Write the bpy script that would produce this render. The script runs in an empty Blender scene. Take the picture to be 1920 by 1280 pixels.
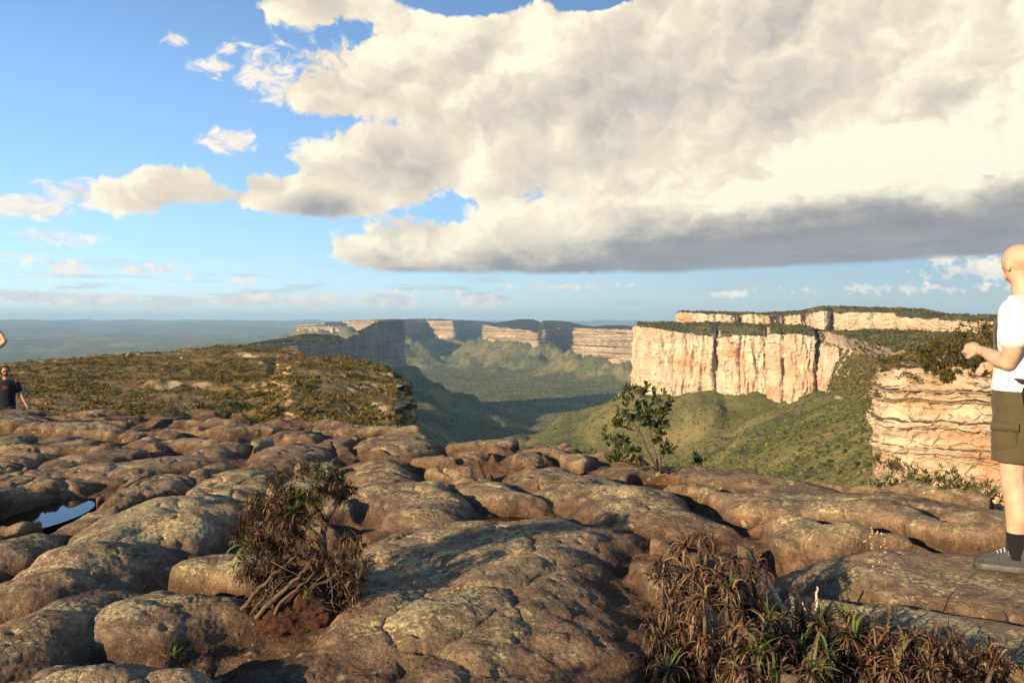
import bpy, math, random
import numpy as np
from mathutils import Vector
R = math.radians
rng = np.random.default_rng(7)
SC = bpy.context.scene
COL = SC.collection
F = 1550.0          # focal length in photo pixels
HOR = 603.0         # row of the eye-level line
EYE = 1.5

# ------------------------------------------------------------------ noise
_perm = np.random.default_rng(11).permutation(256).astype(np.int32)
_perm = np.concatenate([_perm, _perm, _perm])
_g3 = np.random.default_rng(12).normal(size=(256, 3)); _g3 /= np.linalg.norm(_g3, axis=1)[:, None]
_a = np.random.default_rng(13).uniform(0, 2*np.pi, 256)
_g2 = np.stack([np.cos(_a), np.sin(_a)], 1)

def pn2(x, y, seed=0):
    x = np.asarray(x, float) + seed*17.31; y = np.asarray(y, float) - seed*9.7
    xi = np.floor(x).astype(np.int64); yi = np.floor(y).astype(np.int64)
    xf = x-xi; yf = y-yi
    u = xf*xf*xf*(xf*(xf*6-15)+10); v = yf*yf*yf*(yf*(yf*6-15)+10)
    def g(i, j):
        h = _perm[(_perm[(xi+i) & 255] + ((yi+j) & 255)) & 255]
        q = _g2[h]
        return q[..., 0]*(xf-i)+q[..., 1]*(yf-j)
    a = g(0, 0); b = g(1, 0); c = g(0, 1); d = g(1, 1)
    return ((a+(b-a)*u)*(1-v)+(c+(d-c)*u)*v)*1.5

def pn3(x, y, z, seed=0):
    x = np.asarray(x, float)+seed*17.31; y = np.asarray(y, float)-seed*9.7; z = np.asarray(z, float)+seed*3.3
    xi = np.floor(x).astype(np.int64); yi = np.floor(y).astype(np.int64); zi = np.floor(z).astype(np.int64)
    xf = x-xi; yf = y-yi; zf = z-zi
    u = xf*xf*(3-2*xf); v = yf*yf*(3-2*yf); w = zf*zf*(3-2*zf)
    def g(i, j, k):
        h = _perm[(_perm[(_perm[(xi+i) & 255]+((yi+j) & 255)) & 255]+((zi+k) & 255)) & 255]
        q = _g3[h]
        return q[..., 0]*(xf-i)+q[..., 1]*(yf-j)+q[..., 2]*(zf-k)
    def l(k):
        a = g(0, 0, k); b = g(1, 0, k); c = g(0, 1, k); d = g(1, 1, k)
        return (a+(b-a)*u)*(1-v)+(c+(d-c)*u)*v
    return (l(0)*(1-w)+l(1)*w)*1.6

def fbm2(x, y, o=4, seed=0, gain=.5):
    s = 0; a = 1.; f = 1.
    for k in range(o):
        s = s+a*pn2(x*f, y*f, seed+k*3); a *= gain; f *= 2.03
    return s
def fbm3(x, y, z, o=4, seed=0, gain=.5):
    s = 0; a = 1.; f = 1.
    for k in range(o):
        s = s+a*pn3(x*f, y*f, z*f, seed+k*3); a *= gain; f *= 2.03
    return s
def ridge2(x, y, o=4, seed=0):
    s = 0; a = 1.; f = 1.
    for k in range(o):
        s = s+a*(1-2*np.abs(pn2(x*f, y*f, seed+k*3))); a *= .5; f *= 2.03
    return s
def hash01(i, j, seed=0):
    h = _perm[(_perm[(np.asarray(i).astype(np.int64)+seed*31) & 255]+(np.asarray(j).astype(np.int64) & 255)) & 255]
    h2 = _perm[(h+57+seed) & 255]
    return (h*256+h2)/65536.
def worley(x, y, seed=0):
    xi = np.floor(x); yi = np.floor(y)
    f1 = np.full(x.shape, 9.); f2 = np.full(x.shape, 9.); idv = np.zeros(x.shape)
    for i in (-1, 0, 1):
        for j in (-1, 0, 1):
            cx = xi+i; cy = yi+j
            px = cx+.1+.8*hash01(cx, cy, seed); py = cy+.1+.8*hash01(cx, cy, seed+5)
            d = np.sqrt((px-x)**2+(py-y)**2)
            m = d < f1
            f2 = np.where(m, f1, np.minimum(f2, d)); idv = np.where(m, hash01(cx, cy, seed+9), idv)
            f1 = np.where(m, d, f1)
    return f1, f2, idv
def sstep(a, b, x):
    t = np.clip((x-a)/(b-a), 0, 1); return t*t*(3-2*t)

# ------------------------------------------------------------------ placement
def P(px, py, d):
    px = np.asarray(px, float); py = np.asarray(py, float); d = np.asarray(d, float)
    return np.stack([(px-960)/F*d, d+0*px, EYE-(py-HOR)/F*d], -1)

# ------------------------------------------------------------------ meshes
def link(o): COL.objects.link(o); return o
def setp(o, label=None, cat=None, group=None, kind=None):
    for k, v in (('label', label), ('category', cat), ('group', group), ('kind', kind)):
        if v: o[k] = v
    return o
def mesh(name, V, faces, mat=None, parent=None, smooth=True, attrs=None):
    """faces: list of int arrays (n,3) or (n,4)"""
    V = np.ascontiguousarray(V, dtype=np.float32).reshape(-1, 3)
    faces = [np.asarray(f, dtype=np.int32) for f in faces if len(f)]
    me = bpy.data.meshes.new(name)
    nl = sum(f.size for f in faces); nf = sum(len(f) for f in faces)
    me.vertices.add(len(V)); me.vertices.foreach_set('co', V.ravel())
    me.loops.add(nl); me.loops.foreach_set('vertex_index', np.concatenate([f.ravel() for f in faces]))
    me.polygons.add(nf)
    tot = np.concatenate([np.full(len(f), f.shape[1], np.int32) for f in faces])
    st = np.concatenate([[0], np.cumsum(tot)[:-1]]).astype(np.int32)
    me.polygons.foreach_set('loop_start', st)
    me.update(calc_edges=True)
    me.polygons.foreach_set('use_smooth', np.full(nf, bool(smooth)))
    if attrs:
        for k, a in attrs.items():
            at = me.attributes.new(k, 'FLOAT', 'POINT'); at.data.foreach_set('value', np.ascontiguousarray(a, np.float32).ravel())
    me.update()
    if mat is not None:
        for m in (mat if isinstance(mat, (list, tuple)) else [mat]): me.materials.append(m)
    o = link(bpy.data.objects.new(name, me))
    if parent is not None: o.parent = parent
    return o
def grid_faces(nv, nu, closed=False, off=0, flip=False):
    j = np.arange(nu if closed else nu-1); i = np.arange(nv-1)
    I, J = np.meshgrid(i, j, indexing='ij'); J2 = (J+1) % nu
    f = np.stack([I*nu+J, I*nu+J2, (I+1)*nu+J2, (I+1)*nu+J], -1).reshape(-1, 4)+off
    return f[:, ::-1] if flip else f
def grid_normals(V):
    du = np.gradient(V, axis=1); dv = np.gradient(V, axis=0)
    n = np.cross(du, dv); n /= (np.linalg.norm(n, axis=-1, keepdims=True)+1e-9)
    return n
class MB:
    def __init__(s): s.V = []; s.F = []; s.n = 0; s.A = []
    def add(s, V, faces, a=0.):
        V = np.asarray(V, float).reshape(-1, 3)
        s.V.append(V)
        for f in faces: s.F.append(np.asarray(f)+s.n)
        s.n += len(V); s.A.append(np.broadcast_to(np.asarray(a, float).ravel(), (len(V),)) if np.size(a) in (1, len(V)) else np.zeros(len(V)))
    def tube(s, pts, rad, n=7, a=0., cap=True, squash=None):
        pts = np.asarray(pts, float); m = len(pts); rad = np.broadcast_to(np.asarray(rad, float), (m,))
        t = np.gradient(pts, axis=0); t /= np.linalg.norm(t, axis=1)[:, None]+1e-9
        up = np.array([0, 0, 1.]) if abs(t[0, 2]) < .8 else np.array([1., 0, 0])
        x = np.cross(t[0], up); x /= np.linalg.norm(x); X = []
        for k in range(m):
            x = x-t[k]*np.dot(x, t[k]); x /= np.linalg.norm(x)+1e-9; X.append(x)
        X = np.array(X); Y = np.cross(t, X)
        an = np.arange(n)*2*np.pi/n
        ring = pts[:, None]+rad[:, None, None]*(np.cos(an)[None, :, None]*X[:, None]+np.sin(an)[None, :, None]*Y[:, None])
        V = ring.reshape(-1, 3); fs = [grid_faces(m, n, True)]
        if cap:
            V = np.concatenate([V, pts[:1], pts[-1:]]); c0 = m*n; j = np.arange(n)
            fs.append(np.stack([np.full(n, c0), (j+1) % n, j], 1))
            fs.append(np.stack([np.full(n, c0+1), (m-1)*n+j, (m-1)*n+(j+1) % n], 1))
        s.add(V, fs, a)
    def build(s, name, mat, parent=None, smooth=True, attr='tint'):
        q = [f for f in s.F if f.shape[1] == 4]; t = [f for f in s.F if f.shape[1] == 3]
        fs = ([np.concatenate(q)] if q else [])+([np.concatenate(t)] if t else [])
        return mesh(name, np.concatenate(s.V), fs, mat, parent, smooth, {attr: np.concatenate(s.A)})
def ico(sub=0):
    t = (1+5**.5)/2
    v = np.array([(-1, t, 0), (1, t, 0), (-1, -t, 0), (1, -t, 0), (0, -1, t), (0, 1, t), (0, -1, -t), (0, 1, -t), (t, 0, -1), (t, 0, 1), (-t, 0, -1), (-t, 0, 1)], float)
    v /= np.linalg.norm(v[0])
    f = np.array([(0,11,5),(0,5,1),(0,1,7),(0,7,10),(0,10,11),(1,5,9),(5,11,4),(11,10,2),(10,7,6),(7,1,8),(3,9,4),(3,4,2),(3,2,6),(3,6,8),(3,8,9),(4,9,5),(2,4,11),(6,2,10),(8,6,7),(9,8,1)])
    for _ in range(sub):
        vl = [tuple(q) for q in v]; cache = {}; nf = []
        def mid(a, b):
            k = (min(a, b), max(a, b))
            if k not in cache:
                m = (np.array(vl[a])+np.array(vl[b])); m /= np.linalg.norm(m); vl.append(tuple(m)); cache[k] = len(vl)-1
            return cache[k]
        for a, b, c in f:
            ab, bc, ca = mid(a, b), mid(b, c), mid(c, a); nf += [(a, ab, ca), (b, bc, ab), (c, ca, bc), (ab, bc, ca)]
        v = np.array(vl); f = np.array(nf)
    return v, f
def blobs(name, pos, size, mat, tint, sub=0, jit=.28, flat=.8, kind='stuff', lift=.3):
    """many small crowns as one mass"""
    v, f = ico(sub); n = len(pos); m = len(v)
    V = v[None]*(1+rng.normal(0, jit, (n, m, 1)))
    V = V*np.stack([size*rng.uniform(.8, 1.25, n), size*rng.uniform(.8, 1.25, n), size*flat*rng.uniform(.8, 1.3, n)], 1)[:, None]
    V = V+pos[:, None]; V[..., 2] += (size*lift)[:, None]
    Fc = (f[None]+(np.arange(n)*m)[:, None, None]).reshape(-1, 3)
    o = mesh(name, V.reshape(-1, 3), [Fc], mat, None, False, {'tint': np.repeat(tint, m)})
    setp(o, kind=kind); return o
def leafmass(n, spread, size, seed=0):
    pass
def ribbons(base, dirs, length, width, droop=1.0, curl=.3, k=7, r=None, tip=.05, up=None, belly=.5):
    """strap leaves. base,dirs (n,3); length,width (n,)"""
    r = r or rng
    n = len(base); p = base.copy(); d = dirs/np.linalg.norm(dirs, axis=1)[:, None]
    side = np.cross(d, np.array([0, 0, 1.])+r.normal(0, .15, (n, 3))); side /= np.linalg.norm(side, axis=1)[:, None]+1e-9
    cv = r.normal(0, 1, (n, 3))*curl
    droop = np.broadcast_to(np.asarray(droop, float), (n,))
    rows = []
    for i in range(k+1):
        t = i/k
        w = width*np.maximum(tip, (np.sin(np.pi*min(1, .25+t*.75))**.8 if t < 1 else tip))
        nrm = np.cross(side, d)
        rows.append(np.stack([p-side*w[:, None]*.5, p+nrm*w[:, None]*(-.22), p+side*w[:, None]*.5], 1))
        d = d+(np.array([0, 0, -1.])*droop[:, None]+cv)/k*(.4+1.2*t)
        d /= np.linalg.norm(d, axis=1)[:, None]
        side = side-d*np.sum(side*d, 1)[:, None]; side /= np.linalg.norm(side, axis=1)[:, None]+1e-9
        p = p+d*(length/k)[:, None]
    V = np.stack(rows, 1)                       # n,k+1,3,3
    f = grid_faces(k+1, 3); m = (k+1)*3
    Fc = (f[None]+(np.arange(n)*m)[:, None, None]).reshape(-1, 4)
    return V.reshape(-1, 3), Fc, m

# ------------------------------------------------------------------ node helper
class NT:
    def __init__(s, tree, dim='3D'): s.dim = dim; s.t = tree; s.n = tree.nodes; s.l = tree.links
    def node(s, typ, **kw):
        nd = s.n.new(typ)
        for k, v in kw.items(): setattr(nd, k, v)
        return nd
    def put(s, sock, v):
        if isinstance(v, bpy.types.NodeSocket): s.l.new(v, sock)
        elif v is not None:
            try: sock.default_value = v
            except Exception: sock.default_value = tuple(v)+(1,)
    def m(s, op, a, b=None, c=None, clamp=False):
        nd = s.node('ShaderNodeMath', operation=op, use_clamp=clamp)
        s.put(nd.inputs[0], a)
        if b is not None: s.put(nd.inputs[1], b)
        if c is not None: s.put(nd.inputs[2], c)
        return nd.outputs[0]
    def vm(s, op, a, b=None, scale=None):
        nd = s.node('ShaderNodeVectorMath', operation=op)
        s.put(nd.inputs[0], a)
        if b is not None: s.put(nd.inputs[1], b)
        if scale is not None: s.put(nd.inputs['Scale'], scale)
        return nd.outputs['Value'] if op in ('LENGTH', 'DOT_PRODUCT', 'DISTANCE') else nd.outputs[0]
    def noise(s, vec, scale, detail=5, rough=.55, dist=0., typ='FBM', out='Fac'):
        nd = s.node('ShaderNodeTexNoise'); nd.noise_type = typ; nd.noise_dimensions = s.dim
        s.put(nd.inputs['Vector'], vec); nd.inputs['Scale'].default_value = scale; nd.inputs['Detail'].default_value = detail
        nd.inputs['Roughness'].default_value = rough; nd.inputs['Distortion'].default_value = dist
        return nd.outputs[out]
    def voro(s, vec, scale, feature='F1', detail=0, rough=.5, rand=1., smooth=.5, out='Distance'):
        nd = s.node('ShaderNodeTexVoronoi'); nd.feature = feature; nd.voronoi_dimensions = s.dim
        s.put(nd.inputs['Vector'], vec); nd.inputs['Scale'].default_value = scale
        nd.inputs['Detail'].default_value = detail; nd.inputs['Roughness'].default_value = rough
        nd.inputs['Randomness'].default_value = rand
        if feature == 'SMOOTH_F1': nd.inputs['Smoothness'].default_value = smooth
        return nd.outputs[out]
    def ss(s, a, b, x, lo=0., hi=1.):
        nd = s.node('ShaderNodeMapRange', interpolation_type='SMOOTHSTEP'); s.put(nd.inputs['Value'], x)
        s.put(nd.inputs['From Min'], a); s.put(nd.inputs['From Max'], b); s.put(nd.inputs['To Min'], lo); s.put(nd.inputs['To Max'], hi)
        return nd.outputs[0]
    def mix(s, f, a, b, blend='MIX'):
        nd = s.node('ShaderNodeMix', data_type='RGBA', blend_type=blend); nd.clamp_factor = True
        s.put(nd.inputs[0], f)
        for i, v in ((6, a), (7, b)):
            if isinstance(v, (tuple, list)): v = tuple(v)[:3]+(1,)
            s.put(nd.inputs[i], v)
        return nd.outputs[2]
    def attr(s, name, out='Fac'):
        nd = s.node('ShaderNodeAttribute'); nd.attribute_name = name; return nd.outputs[out]
    def xyz(s, v):
        nd = s.node('ShaderNodeSeparateXYZ'); s.put(nd.inputs[0], v); return nd.outputs
    def comb(s, x, y, z):
        nd = s.node('ShaderNodeCombineXYZ'); s.put(nd.inputs[0], x); s.put(nd.inputs[1], y); s.put(nd.inputs[2], z); return nd.outputs[0]
    def pos(s): return s.node('ShaderNodeNewGeometry').outputs['Position']
    def tnormal(s): return s.node('ShaderNodeNewGeometry').outputs['Normal']
    def scale(s, v, sx, sy, sz): return s.vm('MULTIPLY', v, (sx, sy, sz))
    def bump(s, h, strength=.5, dist=.02, normal=None):
        nd = s.node('ShaderNodeBump'); s.put(nd.inputs['Height'], h); nd.inputs['Strength'].default_value = strength
        nd.inputs['Distance'].default_value = dist
        if normal is not None: s.put(nd.inputs['Normal'], normal)
        return nd.outputs[0]
def material(name, rough=.9):
    m = bpy.data.materials.new(name); m.use_nodes = True
    t = NT(m.node_tree); b = m.node_tree.nodes['Principled BSDF']; b.inputs['Roughness'].default_value = rough
    try: b.inputs['Specular IOR Level'].default_value = .25
    except Exception: pass
    return m, t, b
def simple_mat(name, col, rough=.8, var=.25, scale=30, bump=.0, spec=.3):
    m, t, b = material(name, rough)
    n = t.noise(t.pos(), scale, 4)
    t.put(b.inputs['Base Color'], t.mix(t.ss(.3, .7, n), tuple(c*(1-var) for c in col), tuple(min(1, c*(1+var)) for c in col)))
    b.inputs['Specular IOR Level'].default_value = spec
    if bump: t.put(b.inputs['Normal'], t.bump(t.noise(t.pos(), scale*3, 4), .6, bump))
    return m

# ------------------------------------------------------------------ materials
def mat_rock():
    m, t, b = material('weathered_rock', .88)
    p = t.pos(); h = t.attr('hrel')
    n1 = t.noise(p, 1.3, 6, .6); n2 = t.noise(p, 7, 7, .65); n3 = t.noise(p, 38, 5, .7); n4 = t.noise(p, 3.1, 6, .62, 1.2)
    c = t.mix(t.ss(.35, .68, n1), (.180, .118, .068), (.34, .238, .140))
    c = t.mix(t.ss(.36, .72, n2), c, (.47, .34, .20))
    # rusty lower flanks, colour darkened further to paint shade into the hollows
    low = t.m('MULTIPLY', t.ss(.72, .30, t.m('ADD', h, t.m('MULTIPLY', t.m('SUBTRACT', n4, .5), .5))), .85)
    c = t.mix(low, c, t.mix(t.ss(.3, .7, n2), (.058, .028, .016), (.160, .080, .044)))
    # pale crusty lichen on tops
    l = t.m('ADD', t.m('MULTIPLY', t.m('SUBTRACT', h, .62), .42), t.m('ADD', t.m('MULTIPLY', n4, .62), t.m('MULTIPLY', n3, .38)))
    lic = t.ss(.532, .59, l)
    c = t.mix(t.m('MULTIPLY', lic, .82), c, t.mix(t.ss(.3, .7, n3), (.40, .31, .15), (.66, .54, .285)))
    sp = t.voro(t.vm('ADD', p, t.vm('SCALE', t.noise(p, 9, 3, out='Color'), scale=.12)), 9, rand=1)
    spot = t.m('MULTIPLY', t.ss(.22, .17, sp), t.ss(.5, .56, t.noise(p, 2.2, 2)))
    c = t.mix(t.m('MULTIPLY', spot, .55), c, (.55, .47, .30))
    # dark crust
    dk = t.m('MULTIPLY', t.ss(.50, .62, t.noise(t.vm('ADD', p, (7, 3, 1)), 2.6, 9, .75)), t.ss(.38, .58, n3))
    c = t.mix(t.m('MULTIPLY', dk, .85), c, (.055, .040, .028))
    c = t.mix(t.ss(.56, .72, t.noise(p, 75, 4, .75)), c, t.mix(1., c, (.38, .36, .36), 'MULTIPLY'))
    c = t.mix(t.m('MULTIPLY', t.ss(.57, .70, t.noise(t.vm('ADD', p, (3, 9, 4)), 55, 4, .75)), .6), c, (.52, .43, .27))
    c = t.mix(1., c, t.mix(t.ss(.34, .64, n3), (.66, .64, .62), (1.12, 1.12, 1.12)), 'MULTIPLY')
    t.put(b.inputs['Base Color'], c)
    hh = t.m('ADD', t.m('MULTIPLY', n3, .5), t.m('ADD', t.m('MULTIPLY', t.noise(p, 120, 4, .7), .30), t.m('MULTIPLY', n2, .7)))
    pit = t.m('MULTIPLY', t.ss(.16, .0, t.voro(p, 17)), -.5)
    hh = t.m('ADD', hh, t.m('ADD', pit, t.m('MULTIPLY', lic, .18)))
    t.put(b.inputs['Normal'], t.bump(hh, 1., .026))
    return m
def terrain_mat(name, s, rock=((.46, .33, .19), (.58, .46, .30), (.34, .22, .13)), veg=((.030, .040, .012), (.085, .085, .025), (.16, .12, .05)),
                slope=(.45, .62), sz=1., vs=1., blay=1.2, strata=.5, bumpd=1.0, stain=.4, vstreak=.25):
    """s = size in metres of the small features"""
    m, t, b = material(name, .95)
    p = t.pos(); nz = t.xyz(t.node('ShaderNodeNewGeometry').outputs['Normal'])[2]
    nb = t.noise(p, 1/(6*s), 6, .6); nf = t.noise(p, 1/s, 5, .65); nm = t.noise(p, 1/(22*s), 4, .55)
    z = t.xyz(p)
    lay = t.noise(t.comb(t.m('MULTIPLY', z[0], .04/s), t.m('MULTIPLY', z[1], .04/s), t.m('MULTIPLY', z[2], sz/s)), 1., 5, .6)
    ver = t.noise(t.comb(t.m('MULTIPLY', z[0], .55/s), t.m('MULTIPLY', z[1], .55/s), t.m('MULTIPLY', z[2], .05/s)), 1., 5, .65)
    rc = t.mix(t.ss(.38, .62, nb), rock[0], rock[1])
    rc = t.mix(t.m('MULTIPLY', t.ss(.45, .62, lay), strata), rc, rock[2])
    rc = t.mix(t.m('MULTIPLY', t.ss(.52, .68, ver), vstreak), rc, tuple(c*.35 for c in rock[2]))
    rc = t.mix(t.m('MULTIPLY', t.ss(.50, .66, t.noise(t.vm('ADD', p, (31, 7, 3)), 1/(9*s), 5, .6)), stain), rc, (rock[0][0]*.95, rock[0][1]*.62, rock[0][2]*.45))
    vc = t.mix(t.ss(.36, .64, t.m('ADD', t.m('MULTIPLY', nf, .5), t.m('MULTIPLY', nb, .5))), veg[0], veg[1])
    vc = t.mix(t.m('MULTIPLY', t.ss(.42, .66, nm), .8), vc, veg[2])
    sl = t.m('ADD', nz, t.m('MULTIPLY', t.m('SUBTRACT', nb, .5), .55))
    sl = t.m('ADD', sl, t.m('MULTIPLY', t.m('SUBTRACT', nf, .5), .35))
    f = t.ss(slope[0], slope[1], sl)
    t.put(b.inputs['Base Color'], t.mix(f, rc, vc))
    hh = t.m('ADD', t.m('MULTIPLY', nf, 1.), t.m('MULTIPLY', lay, t.m('MULTIPLY', t.m('SUBTRACT', 1., f), blay)))
    t.put(b.inputs['Normal'], t.bump(hh, .8, bumpd*s*.5))
    return m
def tint_mat(name, cols, rough=.85, sc=3., spec=.2, trans=0.):
    """colour picked by the per-plant tint"""
    m, t, b = material(name, rough)
    a = t.attr('tint')
    cr = t.node('ShaderNodeValToRGB'); e = cr.color_ramp.elements
    while len(e) < len(cols): e.new(.5)
    for i, c in enumerate(cols): e[i].position = i/(len(cols)-1); e[i].color = tuple(c)+(1,)
    t.put(cr.inputs[0], a)
    n = t.noise(t.pos(), sc, 3)
    t.put(b.inputs['Base Color'], t.mix(t.ss(.3, .7, n), cr.outputs[0], t.mix(1., cr.outputs[0], (.6, .6, .6), 'MULTIPLY')))
    b.inputs['Specular IOR Level'].default_value = spec
    if trans:
        tr = t.node('ShaderNodeBsdfTranslucent'); t.put(tr.inputs[0], cr.outputs[0])
        mx = t.node('ShaderNodeMixShader'); mx.inputs[0].default_value = trans
        t.l.new(b.outputs[0], mx.inputs[1]); t.l.new(tr.outputs[0], mx.inputs[2])
        t.l.new(mx.outputs[0], m.node_tree.nodes['Material Output'].inputs[0])
    return m

# ------------------------------------------------------------------ camera, sun, sky
SUN_AZ, SUN_EL = 44.5, 15.0      # light travels towards azimuth 41 deg right of the view
cam = bpy.data.cameras.new('camera'); co = link(bpy.data.objects.new('camera', cam))
co.location = (0, 0, EYE); co.rotation_euler = (R(90), 0, 0)
cam.sensor_width = 36; cam.lens = 36*F/1920; cam.shift_y = -37/1920; cam.clip_start = .05; cam.clip_end = 120000
SC.camera = co
L = bpy.data.lights.new('sun', 'SUN'); L.energy = 5.0; L.angle = R(.5); L.color = (1., .76, .47)
lo = link(bpy.data.objects.new('sun', L))
ld = Vector((math.sin(R(SUN_AZ))*math.cos(R(SUN_EL)), math.cos(R(SUN_AZ))*math.cos(R(SUN_EL)), -math.sin(R(SUN_EL))))
lo.rotation_euler = ld.to_track_quat('-Z', 'Y').to_euler()
SC.view_settings.view_transform = 'Standard'; SC.view_settings.look = 'None'; SC.view_settings.exposure = 0.76; SC.view_settings.gamma = 1
SC.cycles.use_denoising = True
try: SC.cycles.denoiser = 'OPENIMAGEDENOISE'
except Exception: pass
SC.cycles.max_bounces = 6; SC.cycles.diffuse_bounces = 2; SC.cycles.glossy_bounces = 2; SC.cycles.transmission_bounces = 4; SC.cycles.volume_bounces = 1
SC.cycles.sample_clamp_indirect = 4
SC.cycles.volume_max_steps = 64
SC.cycles.use_adaptive_sampling = True; SC.cycles.adaptive_threshold = .02

def build_world():
    w = bpy.data.worlds.new('World'); SC.world = w; w.use_nodes = True
    t = NT(w.node_tree, '2D'); bg = w.node_tree.nodes['Background']
    STR = .10
    sky = t.node('ShaderNodeTexSky', sky_type='NISHITA'); sky.sun_disc = False
    sky.sun_elevation = R(SUN_EL); sky.sun_rotation = R(180-SUN_AZ)
    sky.altitude = 1100; sky.air_density = 1.0; sky.dust_density = .15; sky.ozone_density = 2.5
    tc = t.node('ShaderNodeTexCoord').outputs['Generated']
    x, y, z = t.xyz(tc)
    az = t.m('MULTIPLY', t.m('ARCTAN2', x, y), 180/math.pi)
    el = t.m('MULTIPLY', t.m('ARCSINE', z), 180/math.pi)
    def ae(px, py):
        u = (px-960)/F; v = -(py-HOR)/F
        return math.degrees(math.atan(u)), math.degrees(math.atan(v*math.cos(math.atan(u))))
    K = 27.05
    q = t.comb(az, el, 0.)
    # cumulus billow fields (directional)
    q3 = t.comb(az, t.m('MULTIPLY', el, 1.25), 0.)
    wq = t.vm('ADD', q3, t.vm('SCALE', t.vm('SUBTRACT', t.noise(q3, .30, 3, .6, out='Color'), (.5, .5, .5)), scale=3.0))
    def field(off=(0, 0, 0), det=8):
        v = t.vm('ADD', wq, off)
        a = t.noise(v, .15, det, .56)
        bb = t.voro(v, .26, 'F1', 2, .45)
        b2 = t.m('SUBTRACT', .40, t.m('MULTIPLY', bb, bb))
        return t.m('ADD', t.m('MULTIPLY', t.m('SUBTRACT', a, .5), 2.0), t.m('MULTIPLY', b2, .42)), a, bb
    f0, a0, b0 = field()
    f0l, _, _ = field((0, 0, 0), 4)
    f1, a1, b1 = field((-.9, 1.2, 0), 4)
    def blob(px, py, rx, ry):
        a, e = ae(px, py)
        return t.m('SUBTRACT', 1., t.vm('LENGTH', t.vm('MULTIPLY', t.vm('SUBTRACT', q, (a, e, 0)), (K/rx, K/ry, 0))))
    big = None
    for c in CLOUDS:
        v = blob(*c[:4]); v = t.m('MULTIPLY', v, c[4])
        big = v if big is None else t.m('MAXIMUM', big, v)
    for hx, hy, ha, hb in ((880, -24, 170, 60), (1115, -20, 110, 56)): big = t.m('SUBTRACT', big, t.ss(0., 1., blob(hx, hy, ha, hb), 0., 1.5))
    # flat base of the big bank
    def elat(py): return ae(960, py)[1]
    base_line = t.m('ADD', t.ss(8., 30., az, elat(514), elat(497)), t.m('MULTIPLY', t.m('SUBTRACT', a0, .5), .8))
    over = t.ss(t.m('SUBTRACT', base_line, .12), t.m('ADD', base_line, .30), el)
    fine = t.m('SUBTRACT', t.noise(wq, .9, 6, .6), .5)
    M = t.m('ADD', t.m('ADD', big, t.m('MULTIPLY', f0, .40)), t.m('MULTIPLY', fine, .42))
    dens = t.m('MULTIPLY', t.ss(.02, .20, M), over)
    # small clouds: left bank and strays
    sm = None
    for c in SMALL:
        v = blob(*c[:4]); v = t.m('MULTIPLY', v, c[4])
        sm = v if sm is None else t.m('MAXIMUM', sm, v)
    fs = t.m('ADD', t.m('MULTIPLY', t.m('SUBTRACT', t.noise(t.vm('MULTIPLY', q, (1., 1.7, 1)), .55, 8, .62, .6), .5), 2.1), 0.)
    fs2 = t.m('SUBTRACT', t.noise(q, 1.7, 6, .62), .5)
    M2 = t.m('ADD', t.m('ADD', sm, t.m('MULTIPLY', fs, .50)), t.m('MULTIPLY', fs2, t.ss(6., 2., el, .2, 1.3)))
    dens2 = t.m('MULTIPLY', t.ss(.04, .36, M2), .9)
    # shading: relief towards the light (up-left), thickness, grey flat base
    rel = t.m('SUBTRACT', f0l, f1)
    lit = t.m('ADD', .77, t.m('MULTIPLY', rel, .40))
    lit = t.m('ADD', lit, t.m('MULTIPLY', t.m('ADD', t.m('SUBTRACT', f0, f0l), t.m('MULTIPLY', fine, .45)), .55))
    lit = t.m('ADD', lit, t.m('MULTIPLY', t.ss(.5, .0, M), .12))
    for c in SHADE:
        sb = t.m('ADD', blob(*c[:4]), t.m('MULTIPLY', f0, .25))
        lit = t.m('ADD', lit, t.ss(0., .9, sb, 0., c[4]))
    lit = t.m('MULTIPLY', lit, 1., clamp=True)
    ecol = t.node('ShaderNodeValToRGB'); e = ecol.color_ramp.elements
    stops = [(0., (.18, .19, .22)), (.30, (.32, .30, .29)), (.55, (.46, .41, .35)), (.80, (.60, .525, .41)), (1., (.74, .67, .52))]
    while len(e) < len(stops): e.new(.5)
    for i, (pp, c) in enumerate(stops): e[i].position = pp; e[i].color = c+(1,)
    t.put(ecol.inputs[0], lit)
    # slate underside wedge, from the left tip widening to the right
    wline = t.m('ADD', elat(500), t.m('MULTIPLY', t.ss(-8., 24., az), (elat(404)-elat(500))))
    wl = t.m('ADD', wline, t.m('MULTIPLY', t.m('SUBTRACT', t.noise(t.vm('MULTIPLY', q, (.6, 1.2, 1)), .5, 7, .62), .5), 3.4))
    und = t.ss(t.m('ADD', wl, 1.5), t.m('SUBTRACT', wl, 1.1), el)
    und = t.m('MULTIPLY', und, t.ss(-13., -7., az))
    ugrey = t.mix(t.noise(t.vm('MULTIPLY', q, (.3, 1.8, 1)), .5, 6, .6), (.12, .135, .165), (.27, .265, .27))
    cc = t.mix(t.m('MULTIPLY', und, .93), ecol.outputs[0], ugrey)
    # sky tint and horizon warmth
    skyc = t.vm('SCALE', sky.outputs[0], scale=STR)
    skyc = t.mix(t.ss(16., 0., el), t.vm('MULTIPLY', skyc, (.92, .97, 1.02)), t.vm('MULTIPLY', skyc, (.66, .72, .90)))
    # low thin streaks near the horizon
    st = t.noise(t.vm('MULTIPLY', q, (.16, 1.5, 1)), 1., 6, .6)
    hb = t.m('MULTIPLY', t.ss(.6, 1.6, el), t.ss(5.5, 2.0, el))
    stm = t.m('MULTIPLY', t.m('MULTIPLY', t.ss(.50, .68, st), hb), .55)
    front = t.ss(.0, .2, y)
    skyc = t.mix(t.ss(.2, -1.5, el), skyc, (.05, .05, .045))
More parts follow.
